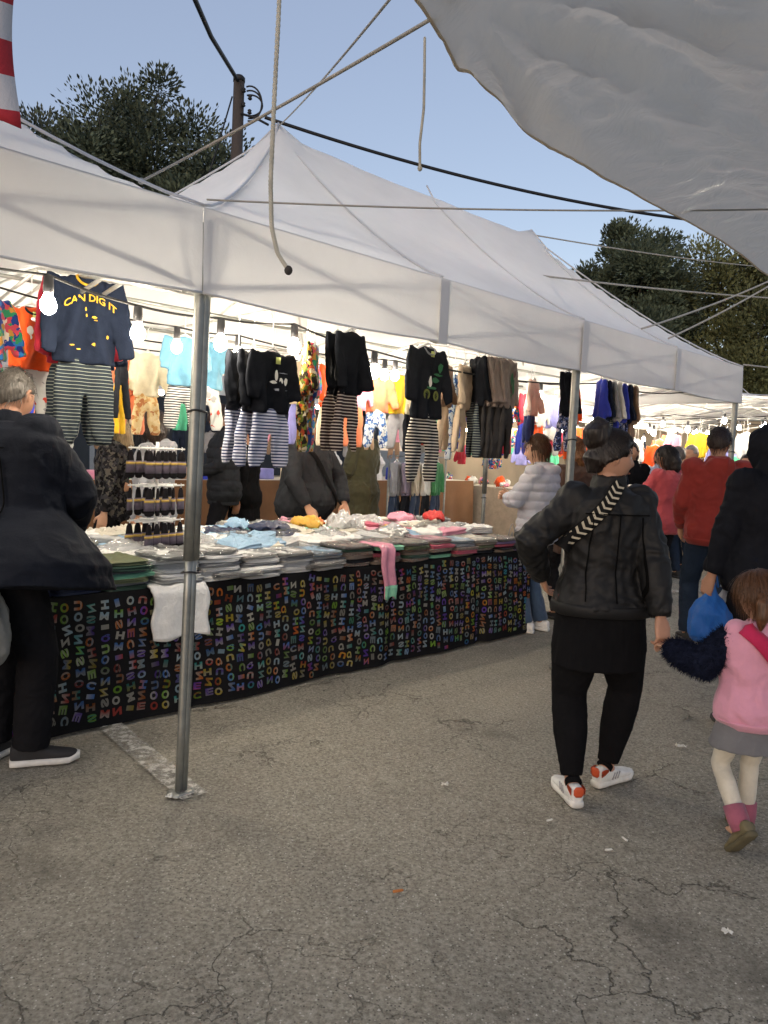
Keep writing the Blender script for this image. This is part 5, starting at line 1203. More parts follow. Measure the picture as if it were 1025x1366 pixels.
# patterned strap from right shoulder across the back to the left hip
def strap_on(J, a, b, w, mat, name="bag_strap", bulge=.02, jacket="jacket", steps=26, front=False):
    me = [c for c in J['root'].children if c.name.split('.')[0] == jacket][0].data
    bv = BVHTree.FromPolygons([tuple(v) for v in getco(me)], [tuple(p.vertices) for p in me.polygons])
    a, b = np.array(a, float), np.array(b, float); V = []; sg = 1 if not front else -1
    for i in range(steps + 1):
        t = i / steps; c = a + (b - a) * t; d = nrm(b - a); s_ = nrm(np.cross(d, J['Y']))
        for j in (-1, -.33, .33, 1):
            q = c + s_ * w * .5 * j; h_ = bv.ray_cast(Vector(q - J['Y'] * .6 * sg), Vector(J['Y'] * sg)); p = np.array(h_[0]) if h_[0] is not None else q
            V.append(p - J['Y'] * .014 * sg)
    V = np.array(V); 
    for _ in range(3):
        A = V.reshape(-1, 4, 3); B = A.copy(); B[1:-1] = (A[:-2] + A[1:-1] + A[2:]) / 3; V = B.reshape(-1, 3)
    g = MB(); g.add(V, [(i * 4 + j, i * 4 + j + 1, (i + 1) * 4 + j + 1, (i + 1) * 4 + j) for i in range(steps) for j in range(3)])
    o = obj(name, g, mat, J['root']); s = o.modifiers.new("s", 'SOLIDIFY'); s.thickness = .004; s.offset = 0
    return o, V.reshape(-1, 4, 3)
strapm = fabric("strap_black", (.012, .012, .012), .8); strapw = plain("strap_thread", "#b8b09c", .9)
so_, SV = strap_on(jw, jw['tor']((.02, -.1, .60)), jw['tor']((-.235, -.1, .29)), .056, strapm)
g = MB(); n = len(SV)
def sp(u_, v_): # strap coords: u 0..n-1, v -1..1
    i = min(int(u_), n - 2); f = u_ - i; q = SV[i] * (1 - f) + SV[i + 1] * f; t = (v_ + 1) * 1.5; j = min(int(t), 2); return q[j] * (1 - (t - j)) + q[j + 1] * (t - j) - jw['Y'] * .005
for i in range(n - 2):                                  # woven zigzags
    for ph in (0, .5):
        if i % 2 or ph or i > n - 4: continue
        g.add([sp(i + ph, -.85), sp(i + ph + .7, -.85), sp(i + ph + 1.7, 0), sp(i + ph + 1.0, 0)], [(0, 1, 2, 3)]); g.add([sp(i + ph + 1.0, 0), sp(i + ph + 1.7, 0), sp(i + ph + .7, .85), sp(i + ph, .85)], [(0, 1, 2, 3)])
obj("zigzag_weave", g, strapw, so_, smooth=False)

# girl holding her hand
gl = [([(-.05, -.085, .02), (-.075, -.125, -.02), (-.078, -.13, -.09), (-.07, -.12, -.16)], [.022, .032, .03, .008]), ([(.05, -.085, .02), (.085, -.125, -.01), (.10, -.125, -.10), (.095, -.115, -.19)], [.022, .034, .034, .010])]
jg = person("small girl in a pink sweatshirt, grey skirt and ivory tights, walking hand in hand", 1.475, 2.93, .12, 1.04, 0, 1.28, lean=.06, head=(.15, .05, 0), feet=((-.085, -.10, .085), (.11, .16, .0)), toe=(.1, -.1), lift=(.85, 0), child=True,
    wl=('w', 1.205, 3.09, .735), pl=(-.2, -.4, -.9), wr=(.22, .1, .05), handl=dict(n=(0, 0, -1), curl=.8), skin="#c39a80", hair=dict(col="#5a3c26", thick=.012, front=.5, low=-.45, locks=gl, n=800, sw=.0017),
    top=dict(mat=pinks, name="sweatshirt", ease=.052, hem=-.06, fold=.010, sleeve=(.078, .07, .062, .056, .048), band=True, flare=.04, hood=None, collar=.02),
    skirt=dict(mat=greysk, lo=-.23, hi=.0, flare=.26, ease=.022, fold=.006), bottom=dict(mat=wtights, name="tights", ease=.004, r=(.085, .075, .058, .058, .044), fold=.003),
    shoes=dict(mat=plain("olive_foam", "#6b6248", .7), sole=plain("olive_foam_sole", "#5c553f", .8), scale=1.22))
strap_on(jg, jg['tor']((-.155, -.1, .56)), jg['tor']((.16, -.1, .20)), .062, fabric("magenta_webbing", "#b3244f", .8), jacket="sweatshirt")
for A, K in ((jg['AL'], jg['KL']), (jg['AR'], jg['KR'])):
    q = MB(); d = nrm(K - A); q.tube([A - d * .01, A + d * .03, A + d * .085], [.036, .040, .040], 14); obj("sock", q, fabric("dusty_rose_sock", "#9c5a6c", .95), jg['root'], disp=folds(.005, 30, 2))
# thick fur sleeve on her raised arm
fs = MB(); S_, E_, W_ = jg['SHL'], jg['EL'], jg['WL']
fs.tube([S_ + (E_ - S_) * .1, S_ + (E_ - S_) * .7, E_, E_ + (W_ - E_) * .5, W_ - (W_ - E_) * .02, W_ + (W_ - E_) * .22], [.05, .062, .064, .060, .050, .030], 18)
furm = fabric("navy_fur", (.010, .013, .028), .95, .3, 30)
fo = obj("fur_sleeve", fs, furm, jg['root'], voxel=.009, it=3, disp=lambda c: .008 * noise3(c * 40) + .006 * noise3(c * 90))
cc, nn_ = getco(fo.data), getno(fo.data); r = rng(4); g = MB()
for i in r.integers(0, len(cc), 4200):
    d = nrm(nn_[i] + r.normal(size=3) * .45 + np.array([0, 0, -.35])); s_ = nrm(np.cross(d, r.normal(size=3))) * .0014; p = cc[i]; L_ = r.uniform(.012, .026); g.add([p - s_, p + s_, p + d * L_], [(0, 1, 2)])
obj("fur_pile", g, furm, fo, smooth=False, kind="stuff")

# stooping man at the end of the table
jm = person("grey-haired man in a wide dark navy jacket leaning over the table, seen from behind", -1.66, 3.36, -.35, 1.77, 0, 1.28, lean=.17, side=-.10, head=(.15, -.05, 0), feet=((-.10, .03, 0), (.09, .06, 0)), toe=(.1, -.85), female=False,
    wl=(-.24, .28, .05), wr=(.12, .30, .16), pl=(-.6, -.4, -.2), pr=(1.0, -.35, -.1), skin="#a67a62", hair=dict(col="#4d4843", thick=.008, front=.55, low=-.62, strand=True, n=500, sw=.0014, long=-.85),
    top=dict(mat=dnavy, ease=.055, hem=-.12, fold=.012, ff=7, sleeve=(.102, .098, .092, .078, .055), collar=.06, flare=.85, ws=1.26), bottom=dict(mat=blk2, ease=.02, r=(.098, .088, .074, .072, .066)), shoes=dict(mat=shoeB, sole=soleW, scale=1.1), hips=(0, -.04, .905 * 1.79 / 1.72))
# plastic bag hanging from his left hand
def carrier(name, label, top_pt, size, mat, seed, twist=.3):
    r = rng(seed); g = MB(); w, d, h_ = size; n = 26; R = []
    for z, a in ((0.0, .08), (-.10, .14), (-.22, .32), (-.34, .66), (-.5, .92), (-.7, 1.0), (-.85, .95), (-.95, .75), (-1.0, .25)):
        R.append([np.array(top_pt) + np.array([w * a * math.cos(2 * math.pi * k_ / n) * (1 + .13 * math.sin(5 * k_ + z * 5)), d * a * math.sin(2 * math.pi * k_ / n) * (1 + .14 * math.sin(7 * k_ + z * 12)), z * h_]) for k_ in range(n)])
    g.rings(R); o = obj(name, g, mat, label=label, cat="bag", voxel=.008, it=3, disp=folds(.010, 16, seed, .25, .5))
    for sg in (-1, 1):
        hb = MB(); t0 = np.array(top_pt); hb.tube([t0 + np.array([sg * .028, 0, -.10 * h_]), t0 + np.array([sg * .022, 0, .0]), t0 + np.array([sg * .010, 0, .05]), t0 + np.array([0, 0, .062])], [.014, .010, .008, .007], 8, .4); obj("handle", hb, mat, o)
    return o
bagm_b = translucent("blue_film", "#2f6fc0", .35, .25, .6); bagm_g = translucent("grey_film", (.30, .31, .30), .45, .3, .6)
carrier("carrier_bag", "grey translucent carrier bag hanging at the stooping man's side", (-1.66, 3.10, 1.02), (.135, .09, .50), bagm_g, 3)

# hooded man at the right edge with the blue bag
jd = person("man in a black hooded jacket with the hood up, carrying a blue carrier bag", 2.16, 4.30, .30, 1.70, 1, 1.15, lean=.03, head=(-.2, -.1, 0), female=False, wl=(-.30, .08, -.02), pl=(-.6, -.5, 0), handl=dict(curl=.9, n=(1, 0, 0)),
    skin="#a67a62", hair=dict(col="#16120f", thick=.008, strand=False), top=dict(mat=fabric("black_nylon", (.010, .011, .015), .7), ease=.055, hem=-.10, fold=.014, ff=8, hood='up', sleeve=(.092, .082, .074, .066, .052), flare=.10), bottom=dict(mat=blk2, ease=.02), shoes=BK)
wlw = rotz(.30) @ jd['WL'] + np.array([2.16, 4.30, 0])
carrier("carrier_bag", "bright blue carrier bag hanging from the hooded man's hand", (wlw[0] + .01, wlw[1], wlw[2] - .04), (.125, .085, .36), bagm_b, 8)
carrier("carrier_bag", "clear carrier bag behind the bright blue one", (wlw[0] + .13, wlw[1] + .10, wlw[2] - .06), (.085, .07, .30), translucent("clear_film", (.45, .48, .52), .5, .3, .6), 9)
# man in the red hoodie
person("man in a brick red hoodie and dark jeans, seen from behind", 2.68, 6.25, -.15, 1.77, 1, 1.02, head=(-.55, -.05, 0), female=False, wl=(-.20, .18, .04), wr=(.22, .16, .02), skin="#b08468", hair=dict(col="#2a1d16", thick=.013, front=.5, low=-.5, n=600, sw=.0016, long=-.7),
    top=dict(mat=redh, name="hoodie", ease=.045, hem=-.05, fold=.014, ff=8, hood='down', sleeve=(.086, .078, .07, .062, .046), band=True, cuff=True), bottom=dict(mat=denimd, ease=.02, r=(.092, .082, .066, .064, .058)), shoes=BK, feet=((-.1, .12, 0), (.1, -.05, 0)))
# woman in coral fleece with a cup
jc = person("woman in a coral pink fleece with long dark hair, holding a paper cup", 2.96, 8.1, .55, 1.64, 1, 1.08, head=(.35, -.12, 0), wl=(-.10, .30, .26), wr=(.16, .24, .16), pl=(-.8, -.4, -.3), handl=dict(curl=.7, n=(1, 0, 0)), skin="#b98a6c",
    hair=dict(col="#1a1310", thick=.020, low=-.75, front=.5, locks=[([(0, -.07, .02), (0, -.095, -.06), (0, -.09, -.13), (0, -.085, -.17)], [.075, .078, .07, .04]), ([(.06, -.03, 0), (.072, -.03, -.08), (.06, -.04, -.15)], [.03, .035, .02]), ([(-.06, -.03, 0), (-.072, -.03, -.08), (-.06, -.04, -.15)], [.03, .035, .02])], n=300, long=.5),
    top=dict(mat=coralf, name="fleece", ease=.045, hem=-.12, fold=.012, sleeve=(.082, .075, .07, .064, .05), flare=.05), bottom=dict(mat=blk2, ease=.014), shoes=BK)
cw = rotz(.55) @ jc['WL'] + np.array([2.96, 8.1, 0])
g = MB(); g.loft([((0, 0, z), (1, 0, 0), (0, 1, 0), q, q) for z, q in ((-.05, .028), (.045, .038), (.05, .041), (.053, .037))], 16); o = obj("paper_cup", g, plain("cup_paper", "#d8c9a8", .7), label="pale paper cup in the hand of the woman in coral fleece", cat="cup"); o.location = (cw[0] - .06, cw[1] + .05, cw[2] + .06)
g = MB(); g.loft([((0, 0, z), (1, 0, 0), (0, 1, 0), q, q) for z, q in ((.050, .041), (.060, .042), (.062, .034), (.068, .033))], 16); obj("lid", g, plain("cup_lid", (.7, .68, .64), .5), o)
carrier("carrier_bag", "pale blue carrier bag at the side of the woman in coral fleece", (cw[0] + .02, cw[1] - .1, cw[2] - .10), (.09, .07, .34), translucent("paleblue_film", "#7fa8d0", .4, .3, .6), 11)
# woman in the silver puffer at the table's end
person("woman in a light grey quilted puffer jacket and blue jeans, standing at the table end", 1.30, 6.50, 1.05, 1.64, 1, 1.12, head=(.25, -.12, 0), wl=(-.04, .28, .28), wr=(.06, .29, .30), pl=(-.8, -.3, -.4), pr=(.8, -.3, -.4), handl=dict(curl=.7), handr=dict(curl=.7), skin="#c09a80",
    hair=dict(col="#4a3320", thick=.016, low=-.62, front=.5, vol=.012, n=300), top=dict(mat=puff, name="puffer_jacket", ease=.055, hem=-.10, fold=.006, quilt=.075, sleeve=(.088, .082, .078, .070, .05), hood='down', flare=.03), bottom=dict(mat=denim, ease=.018, r=(.095, .085, .068, .066, .058)), shoes=dict(mat=shoeW, sole=soleW, scale=1.05), feet=((-.09, .02, 0), (.1, -.06, 0)), toe=(.1, -.1))
person("woman in a dark brown coat with light brown hair, behind the leather-jacketed woman", 1.72, 7.05, .35, 1.66, 1, 1.1, head=(.3, -.1, 0), wl=(-.1, .26, .2), skin="#b98a6c", hair=dict(col="#6e4a2c", thick=.018, low=-.7, n=300, locks=[([(0, -.06, .02), (0, -.09, -.08), (0, -.085, -.16)], [.07, .07, .04])]), top=dict(mat=brownk, name="coat", ease=.045, hem=-.25, fold=.012, collar=.05), bottom=dict(mat=blk2), shoes=BK)
# vendor behind the table
jv = person("vendor in a charcoal zip jacket, hands over the goods, face behind hanging clothes", *W(2.66, 2.50)[:2], math.pi + TH + .12, 1.78, 1, 1.20, lean=.10, head=(0, -.2, 0), female=False, wl=(-.24, .26, .10), wr=(.25, .28, .09), pl=(-.9, -.2, -.2), pr=(.9, -.2, -.2), handl=dict(n=(.3, 0, -1), curl=.25), handr=dict(n=(-.3, 0, -1), curl=.25),
    skin="#b08468", hair=dict(col="#201814", thick=.010), top=dict(mat=dgrey, ease=.045, hem=-.10, fold=.012, belly=.07, sleeve=(.088, .08, .072, .064, .05), collar=.05, cuff=True), bottom=dict(mat=blk2, belly=.03), shoes=BK)

strap_on(jv, jv['tor']((.13, .1, .56)), jv['tor']((-.19, .1, .05)), .045, blk, 'body_strap', front=True)
# back aisle
person("man in a dark quilted jacket and black trousers by the brown counter", *W(2.88, 4.05)[:2], TH + 1.0, 1.86, 1, 1.05, head=(.3, -.25, 0), female=False, wl=(-.1, .28, .18), skin="#b98a6c", hair=dict(col="#3a2a20", thick=.009, low=-.55), top=dict(mat=dgrey, ease=.05, hem=-.12, fold=.008, quilt=.11, collar=.06), bottom=dict(mat=blk2), shoes=BK)
person("person in a long black coat beside the man in the quilted jacket", *W(3.22, 4.15)[:2], TH + .7, 1.72, 2, 1.05, skin="#b98a6c", hair=dict(col="#1a1310", thick=.012), top=dict(mat=blk, name="coat", ease=.05, hem=-.45, fold=.012, flare=.06), bottom=dict(mat=blk2), shoes=BK)
person("woman in an olive belted trench coat with long dark hair, facing the brown counter", *W(4.86, 4.0)[:2], TH + .1, 1.84, 1, .98, head=(-.3, -.1, 0), wl=(-.12, .24, .16), wr=(.14, .24, .15), skin="#b98a6c", hair=dict(col="#17110e", thick=.018, low=-.75, n=300, long=.5, locks=[([(0, -.06, .03), (0, -.10, -.06), (0, -.10, -.15), (0, -.095, -.21)], [.07, .075, .07, .03])]),
    top=dict(mat=olive, name="trench_coat", ease=.04, hem=-.50, fold=.014, ff=8, sleeve=(.085, .078, .072, .068, .056), collar=.04, flare=.16), bottom=dict(mat=blk2), shoes=BK)
person("woman with long blonde hair and a dark patterned top, at the back of the stall", *W(1.30, 3.35)[:2], TH + .9, 1.71, 1, .98, head=(.1, -.1, 0), skin="#c39a80", hair=dict(col="#8c7a5c", thick=.018, low=-.8, n=420, long=1.0, locks=[([(0, -.06, .03), (0, -.10, -.08), (0, -.11, -.19), (0, -.10, -.28)], [.07, .08, .078, .03])]), top=dict(mat=blotch("dark_dapple", ["#26262a", "#3c3c40", "#1a1a1c", "#55534e"], 40), name="blouse", ease=.03, hem=-.1), bottom=dict(mat=blk2), shoes=BK)
person("woman with straight brown hair and a grey hooded parka, at the back of the stall", *W(1.46, 2.95)[:2], TH + .6, 1.70, 1, 1.0, head=(-.9, -.15, 0), wr=(.10, .25, .2), skin="#b98a6c", hair=dict(col="#2c1f18", thick=.018, low=-.8, n=320, long=.5, locks=[([(0, -.06, .02), (0, -.095, -.08), (0, -.095, -.17)], [.07, .075, .04])]),
    top=dict(mat=greyc, name="parka", ease=.05, hem=-.25, fold=.010, hood='down', flare=.06), bottom=dict(mat=blk2), shoes=BK)
# crowd further down the lane
crowd = [(3.05, 9.6, 2.6, 1.70, blk, "#2a1d16", "shopper in a black padded jacket under the mixed hanging clothes", True), (4.2, 10.6, 1.9, 1.72, dgrey, "#8a8078", "grey-haired shopper in a dark jacket beyond the coral fleece", False), (4.75, 10.2, 2.9, 1.63, blk2, "#17110e", "dark-haired shopper facing this way beyond the red hoodie", True), (3.75, 9.9, .4, 1.68, redh, "#5a5048", "shopper in dull red partly hidden behind the coral fleece", False), (5.2, 11.8, .3, 1.74, dnavy, "#1f1815", "tall shopper in navy further down the lane", False), (5.9, 12.4, 3.0, 1.66, brownk, "#4a3320", "shopper in brown coming up the lane", True), (6.5, 13.2, .5, 1.72, greyc, "#2a1d16", "shopper in grey far down the lane", False), (4.9, 13.2, 2.2, 1.62, coralf, "#6e4a2c", "shopper in rose pink far down the lane", True), (3.6, 11.6, 1.1, 1.68, olive, "#17110e", "shopper in olive beside the far stall", True), (7.3, 14.2, .2, 1.75, blk, "#2a1d16", "shopper in black at the far end of the lane", False), (3.9, 11.0, 2.8, 1.66, puff, "#3a2a20", "shopper in a pale padded jacket walking up the far lane", True), (4.45, 11.6, .6, 1.71, blk2, "#2a1d16", "shopper in black jeans jacket before the far counter", False), (5.55, 10.9, 2.4, 1.60, wine, "#17110e", "shopper in wine red facing the far counter", True), (4.1, 12.4, .9, 1.69, denim, "#6e4a2c", "shopper in a denim jacket at the far counter", True), (6.1, 11.2, 2.7, 1.73, dgrey, "#8a8078", "older shopper in graphite beyond the hooded man", False), (5.0, 12.3, 3.3, 1.58, yellow, "#4a3320", "shopper in yellow in the thick of the far crowd", True), (2.55, 8.9, .2, 1.70, dnavy, "#1f1815", "shopper in a navy coat standing under the tent's far end", False)]
for i, (x, y, a, h_, m_, hc, lab, fem) in enumerate(crowd):
    person(lab, x, y, a, h_, 2, 1.05, head=(.2 * math.sin(i * 2.1), -.05, 0), female=fem, wl=(-.1, .26, .18) if i % 2 else None, skin="#b98a6c", hair=dict(col=hc, thick=.013, low=-.7 if fem else -.55, locks=[([(0, -.06, .02), (0, -.09, -.08), (0, -.085, -.15)], [.07, .07, .03])] if fem else ()), top=dict(mat=m_, ease=.045, hem=-.1, fold=.012, collar=.04), bottom=dict(mat=[blk2, denimd][i % 2]), shoes=BK)

# stitched seams on the near jackets
seamm = fabric("seam_thread", (.004, .004, .004), .9)
def seam(J, a, b, jacket="jacket", w=.005, m=None): strap_on(J, J['tor'](a), J['tor'](b), w, m or seamm, "seam", jacket=jacket, steps=40)
seam(jw, (-.15, -.1, .46), (.15, -.1, .46)); seam(jw, (-.115, -.1, .45), (-.135, -.1, .06)); seam(jw, (.115, -.1, .45), (.135, -.1, .06)); seam(jw, (0, -.1, .46), (0, -.1, .06))
seam(jm, (-.17, -.1, .44), (.17, -.1, .44)); seam(jm, (0, -.1, .43), (0, -.1, -.05)); seam(jm, (.16, -.1, .40), (.19, -.1, -.05))
# ------------------------------------------------------------------ goods on the table
film = plastic_film("clear_bag", (1, 1, 1), .14, .16, 34)
_pk = {}
def pack_mesh(v):
    if v in _pk: return _pk[v]
    r = rng(100 + v); lay = 2 + v % 3; n = 44; R = []
    for i in range(lay * 4 + 1):
        z = i / (lay * 4); q = 1 - .05 * abs(math.cos(z * lay * math.pi)) ** 6 * r.uniform(.3, 1.5) - (.10 if i in (0, lay * 4) else 0)
        ring = []
        for k in range(n):
            t = k * 2 * math.pi / n; c, s = math.cos(t), math.sin(t)
            ring.append(np.array([.5 * q * math.copysign(abs(c) ** .30, c) * (1 + .02 * r.normal() * (i % 4 == 2)), .5 * q * math.copysign(abs(s) ** .30, s), z]))
        R.append(ring)
    top = []
    for q in (.93, .84, .74, .63, .5, .36, .2, .07): top.append([np.array([p[0] * q, p[1] * q, 1.0 + .35 * noise3(np.array([[p[0] * q * 4 + v, p[1] * q * 4, v]]))[0] + .45 * (.5 - abs(noise3(np.array([[p[0] * q * 7 + v * 3, p[1] * q * 7, v]]))[0]) * 1.6)]) for p in R[-1]])
    g = MB(); g.rings(R + top); me = g.mesh("garment"); c = getco(me); c[:, :2] *= 1 + .10 * noise3(c * np.array([4, 4, 1.5]) + v * 3)[:, None]; c[:, 2] += .16 * noise3(c * np.array([3, 3, .3]) + v * 5) + .10 * noise3(c * np.array([9, 9, .3]) + v * 9); setco(me, c); shade(me); me.materials.append(None)
    g2 = MB(); R2 = []
    for i, (z, q) in enumerate(((-.02, .98), (.25, 1.06), (.6, 1.07), (.95, 1.03), (1.12, .93), (1.16, .6), (1.14, .2))):
        R2.append([np.array([.5 * q * math.copysign(abs(math.cos(k * 2 * math.pi / 40)) ** .4, math.cos(k * 2 * math.pi / 40)), .5 * q * math.copysign(abs(math.sin(k * 2 * math.pi / 40)) ** .4, math.sin(k * 2 * math.pi / 40)), z]) for k in range(40)])
    g2.rings(R2); me2 = g2.mesh("bag"); c = getco(me2); c += r.normal(size=c.shape) * np.array([.012, .012, .05]); c[:, 2] += .16 * noise3(c * 6 + v); setco(me2, c); shade(me2); me2.materials.append(film)
    _pk[v] = (me, me2); return _pk[v]
TC = {}
for nm, hx in (("white", "#e6e6e4"), ("ivory", "#cfc9ba"), ("pale grey", "#b9bbbd"), ("grey", "#74777c"), ("light blue", "#8fb0cc"), ("navy", "#202a48"), ("black", "#191a1e"), ("pink", "#cf8ca2"), ("rose", "#b8566c"), ("mint", "#7fbfa0"), ("bottle green", "#2c4a3c"), ("olive green", "#5c6446"), ("taupe", "#8a7d72"), ("mustard", "#c99a34"), ("orange", "#c8692c"), ("red", "#b82c2a"), ("teal", "#3a7f88"), ("violet", "#6a5a80")):
    TC[nm] = fabric("cotton_" + nm.replace(" ", "_"), hx, .8, .12, 14, .5, 60, 0, .4, coat=.55); [k_ for k_ in [TC[nm].node_tree.nodes['Principled BSDF']]][0].inputs['Coat Roughness'].default_value = .16
pr1 = blotch("small_print", ["#3a3c40", "#8a8a80", "#3a3c40", "#a04a40", "#44564a", "#c9c2b0"], 70); TC["small-print"] = pr1
rp = rng(77)
def pack(s, t, z, w, d, h, rot, col, label, group, bag=False, tilt=(0, 0), v=None):
    v = int(rp.integers(0, 8)) if v is None else v; a, b = pack_mesh(v)
    root = empty("folded_garment", W(s, t, z), TH + rot, label, "clothes", group); root.scale = (w, d, h); root.rotation_euler = (tilt[0], tilt[1], TH + rot)
    inst("cloth", a, TC[col], root)
    if bag: o = bpy.data.objects.new("clear_bag", b); link(o, root)
    return root
def tf(s): return float(cloth_front([s], [0.0])[0][1])
GF, GR = "folded stacks along the table's front", "folded clothes heaped on the table"
# stacks along the front edge: (s centre, colours from the bottom up, bagged)
fs_ = [(-.62, ["navy", "navy", "grey", "navy", "black"], 0), (-.33, ["navy", "navy", "light blue", "navy"], 0), (-.06, ["navy", "navy", "grey", "light blue", "white"], 0), (.20, ["bottle green", "grey", "olive green", "mint", "grey", "bottle green", "olive green"], 0),
       (.50, ["white", "pale grey", "white", "white", "pale grey", "white", "white"], 1), (.77, ["white", "pale grey", "white", "grey", "white", "white", "white"], 1), (1.04, ["pale grey", "white", "white", "grey", "white", "white"], 1), (1.31, ["white", "white", "pale grey", "white", "grey", "white"], 1),
       (1.57, ["pale grey", "white", "grey", "pale grey", "light blue"], 1), (1.84, ["small-print", "black", "taupe", "small-print", "bottle green", "small-print"], 1), (2.12, ["taupe", "small-print", "rose", "black", "mint", "small-print"], 1), (2.40, ["small-print", "bottle green", "taupe", "small-print", "olive green", "taupe"], 1),
       (2.67, ["mint", "black", "small-print", "rose", "taupe", "pink"], 1), (2.94, ["taupe", "rose", "small-print", "grey", "light blue"], 1), (3.20, ["black", "small-print", "olive green", "taupe", "ivory"], 1), (3.46, ["taupe", "black", "rose", "violet", "small-print"], 1), (3.66, ["violet", "black", "taupe"], 1)]
for s, cols, bg_ in fs_:
    z = TOPZ + .004; n = len(cols)
    for i, c in enumerate(cols):
        h = rp.uniform(.020, .030); where = "bottom of" if i == 0 else ("top of" if i == n - 1 else "inside")
        pack(s + rp.normal() * .010, tf(s) + .155 + rp.normal() * .014, z, rp.uniform(.245, .285), rp.uniform(.27, .33), h, rp.normal() * .06, c, f"{c} garment {where} a folded {'bagged ' if bg_ else ''}stack at the table's front edge", GF, bag=bool(bg_) and i == n - 1); z += h * .93
# heaped bags behind
heap = {0: ["white", "white", "white", "pale grey", "light blue", "white", "ivory"], 1: ["white", "white", "pale grey", "white", "light blue", "ivory", "white"], 2: ["white", "navy", "white", "mustard", "white", "ivory", "teal", "light blue"], 3: ["white", "mint", "white", "pink", "ivory", "white", "pale grey"], 4: ["pink", "ivory", "white", "white", "mustard", "rose", "light blue", "white"], 5: ["pink", "white", "white", "rose", "ivory", "pale grey"]}
for row, t in enumerate((1.36, 1.56, 1.76, 1.96)):
    for s in np.arange(-1.4 + .1 * row, 3.72, .21):
        zone = 0 if s < .55 else 1 if s < 1.25 else 2 if s < 1.85 else 3 if s < 2.5 else 4 if s < 3.2 else 5
        if row < 1 and zone in (2,): zone = 1
        for lay in range(3):
            c = heap[zone][int(rp.integers(0, len(heap[zone])))]
            z = TOPZ + .006 + lay * .045 + .012 * row
            pack(s + rp.normal() * .03, t + rp.normal() * .025, z, rp.uniform(.24, .32), rp.uniform(.20, .28), rp.uniform(.036, .070), rp.uniform(-.9, .9), c, f"{c} folded garment heaped on the table behind the front stacks" if lay else f"{c} folded garment lying under the heap on the table", GR, bag=bool(lay) and rp.random() < .3, tilt=(rp.normal() * .11, rp.normal() * .11))
# loose crumpled pieces on the heap
def crumple(name, s, t, z, size, col, label, seed, bagm=None, cat="clothes", group=None):
    g = MB(); g.ball((0, 0, 0), (size[0] / 2, size[1] / 2, size[2] / 2), 30, 18); me = g.mesh(name); c = getco(me); sc = 1.0 / max(size) * 3.4
    w = noise3(c * sc + seed)[:, None]; c *= (1 + .35 * w); c[:, 2] = np.where(c[:, 2] < 0, c[:, 2] * .35, c[:, 2]); c[:, 2] += size[2] * .35 * (1 - 2 * np.abs(noise3(c * sc * 1.6 + seed + w))) + size[2] * .12 * noise3(c * sc * 4); setco(me, c)
    o = obj(name, me, col, label=label, cat=cat, group=group); o.location = W(s, t, z); o.rotation_euler = (0, 0, TH + seed); return o
G5 = "crumpled pieces on top of the heap"
crumple("crumpled_garment", 3.55, 1.72, .87, (.26, .18, .12), TC["red"], "bright red garment crumpled on top of the heap", 1.3, group=G5)
crumple("crumpled_garment", 2.10, 1.78, .87, (.26, .18, .11), TC["mustard"], "mustard yellow garment crumpled on top of the heap", 2.3, group=G5)
crumple("crumpled_garment", 2.25, 1.86, .87, (.16, .14, .09), TC["orange"], "orange garment crumpled next to the mustard one", 5.1, group=G5)
crumple("crumpled_garment", 1.70, 1.70, .87, (.36, .20, .09), TC["navy"], "navy garment crumpled on top of the heap", 3.3, group=G5)
crumple("crumpled_garment", 1.55, 1.92, .87, (.28, .18, .09), TC["light blue"], "light blue garment crumpled behind the navy one", 4.3, group=G5)
crumple("crumpled_garment", 3.25, 1.85, .87, (.30, .2, .09), TC["pink"], "pink garment crumpled beside the bright red one", 6.3, group=G5)
crumple("crumpled_garment", 3.0, 1.55, .80, (.34, .2, .09), TC["rose"], "rose garment crumpled towards the table's end", 7.3, group=G5)
fogf = plastic_film("foggy_bag", (.95, .96, .97), .42, .2, 22)
for i, (s, t, sz) in enumerate(((2.45, 1.72, (.36, .26, .22)), (2.85, 1.88, (.34, .24, .17)), (.95, 1.5, (.40, .28, .12)), (.45, 1.42, (.42, .3, .12)), (2.05, 1.45, (.34, .24, .12)), (2.75, 1.45, (.36, .24, .12)), (3.45, 1.45, (.32, .22, .11)), (1.35, 1.62, (.36, .26, .11)))):
    crumple("plastic_wrap", s, t, .80, sz, fogf, "puffed empty clear plastic bag on the heap of clothes", i * 1.9 + .4, cat="plastic bag", group="empty plastic bags on the heap")
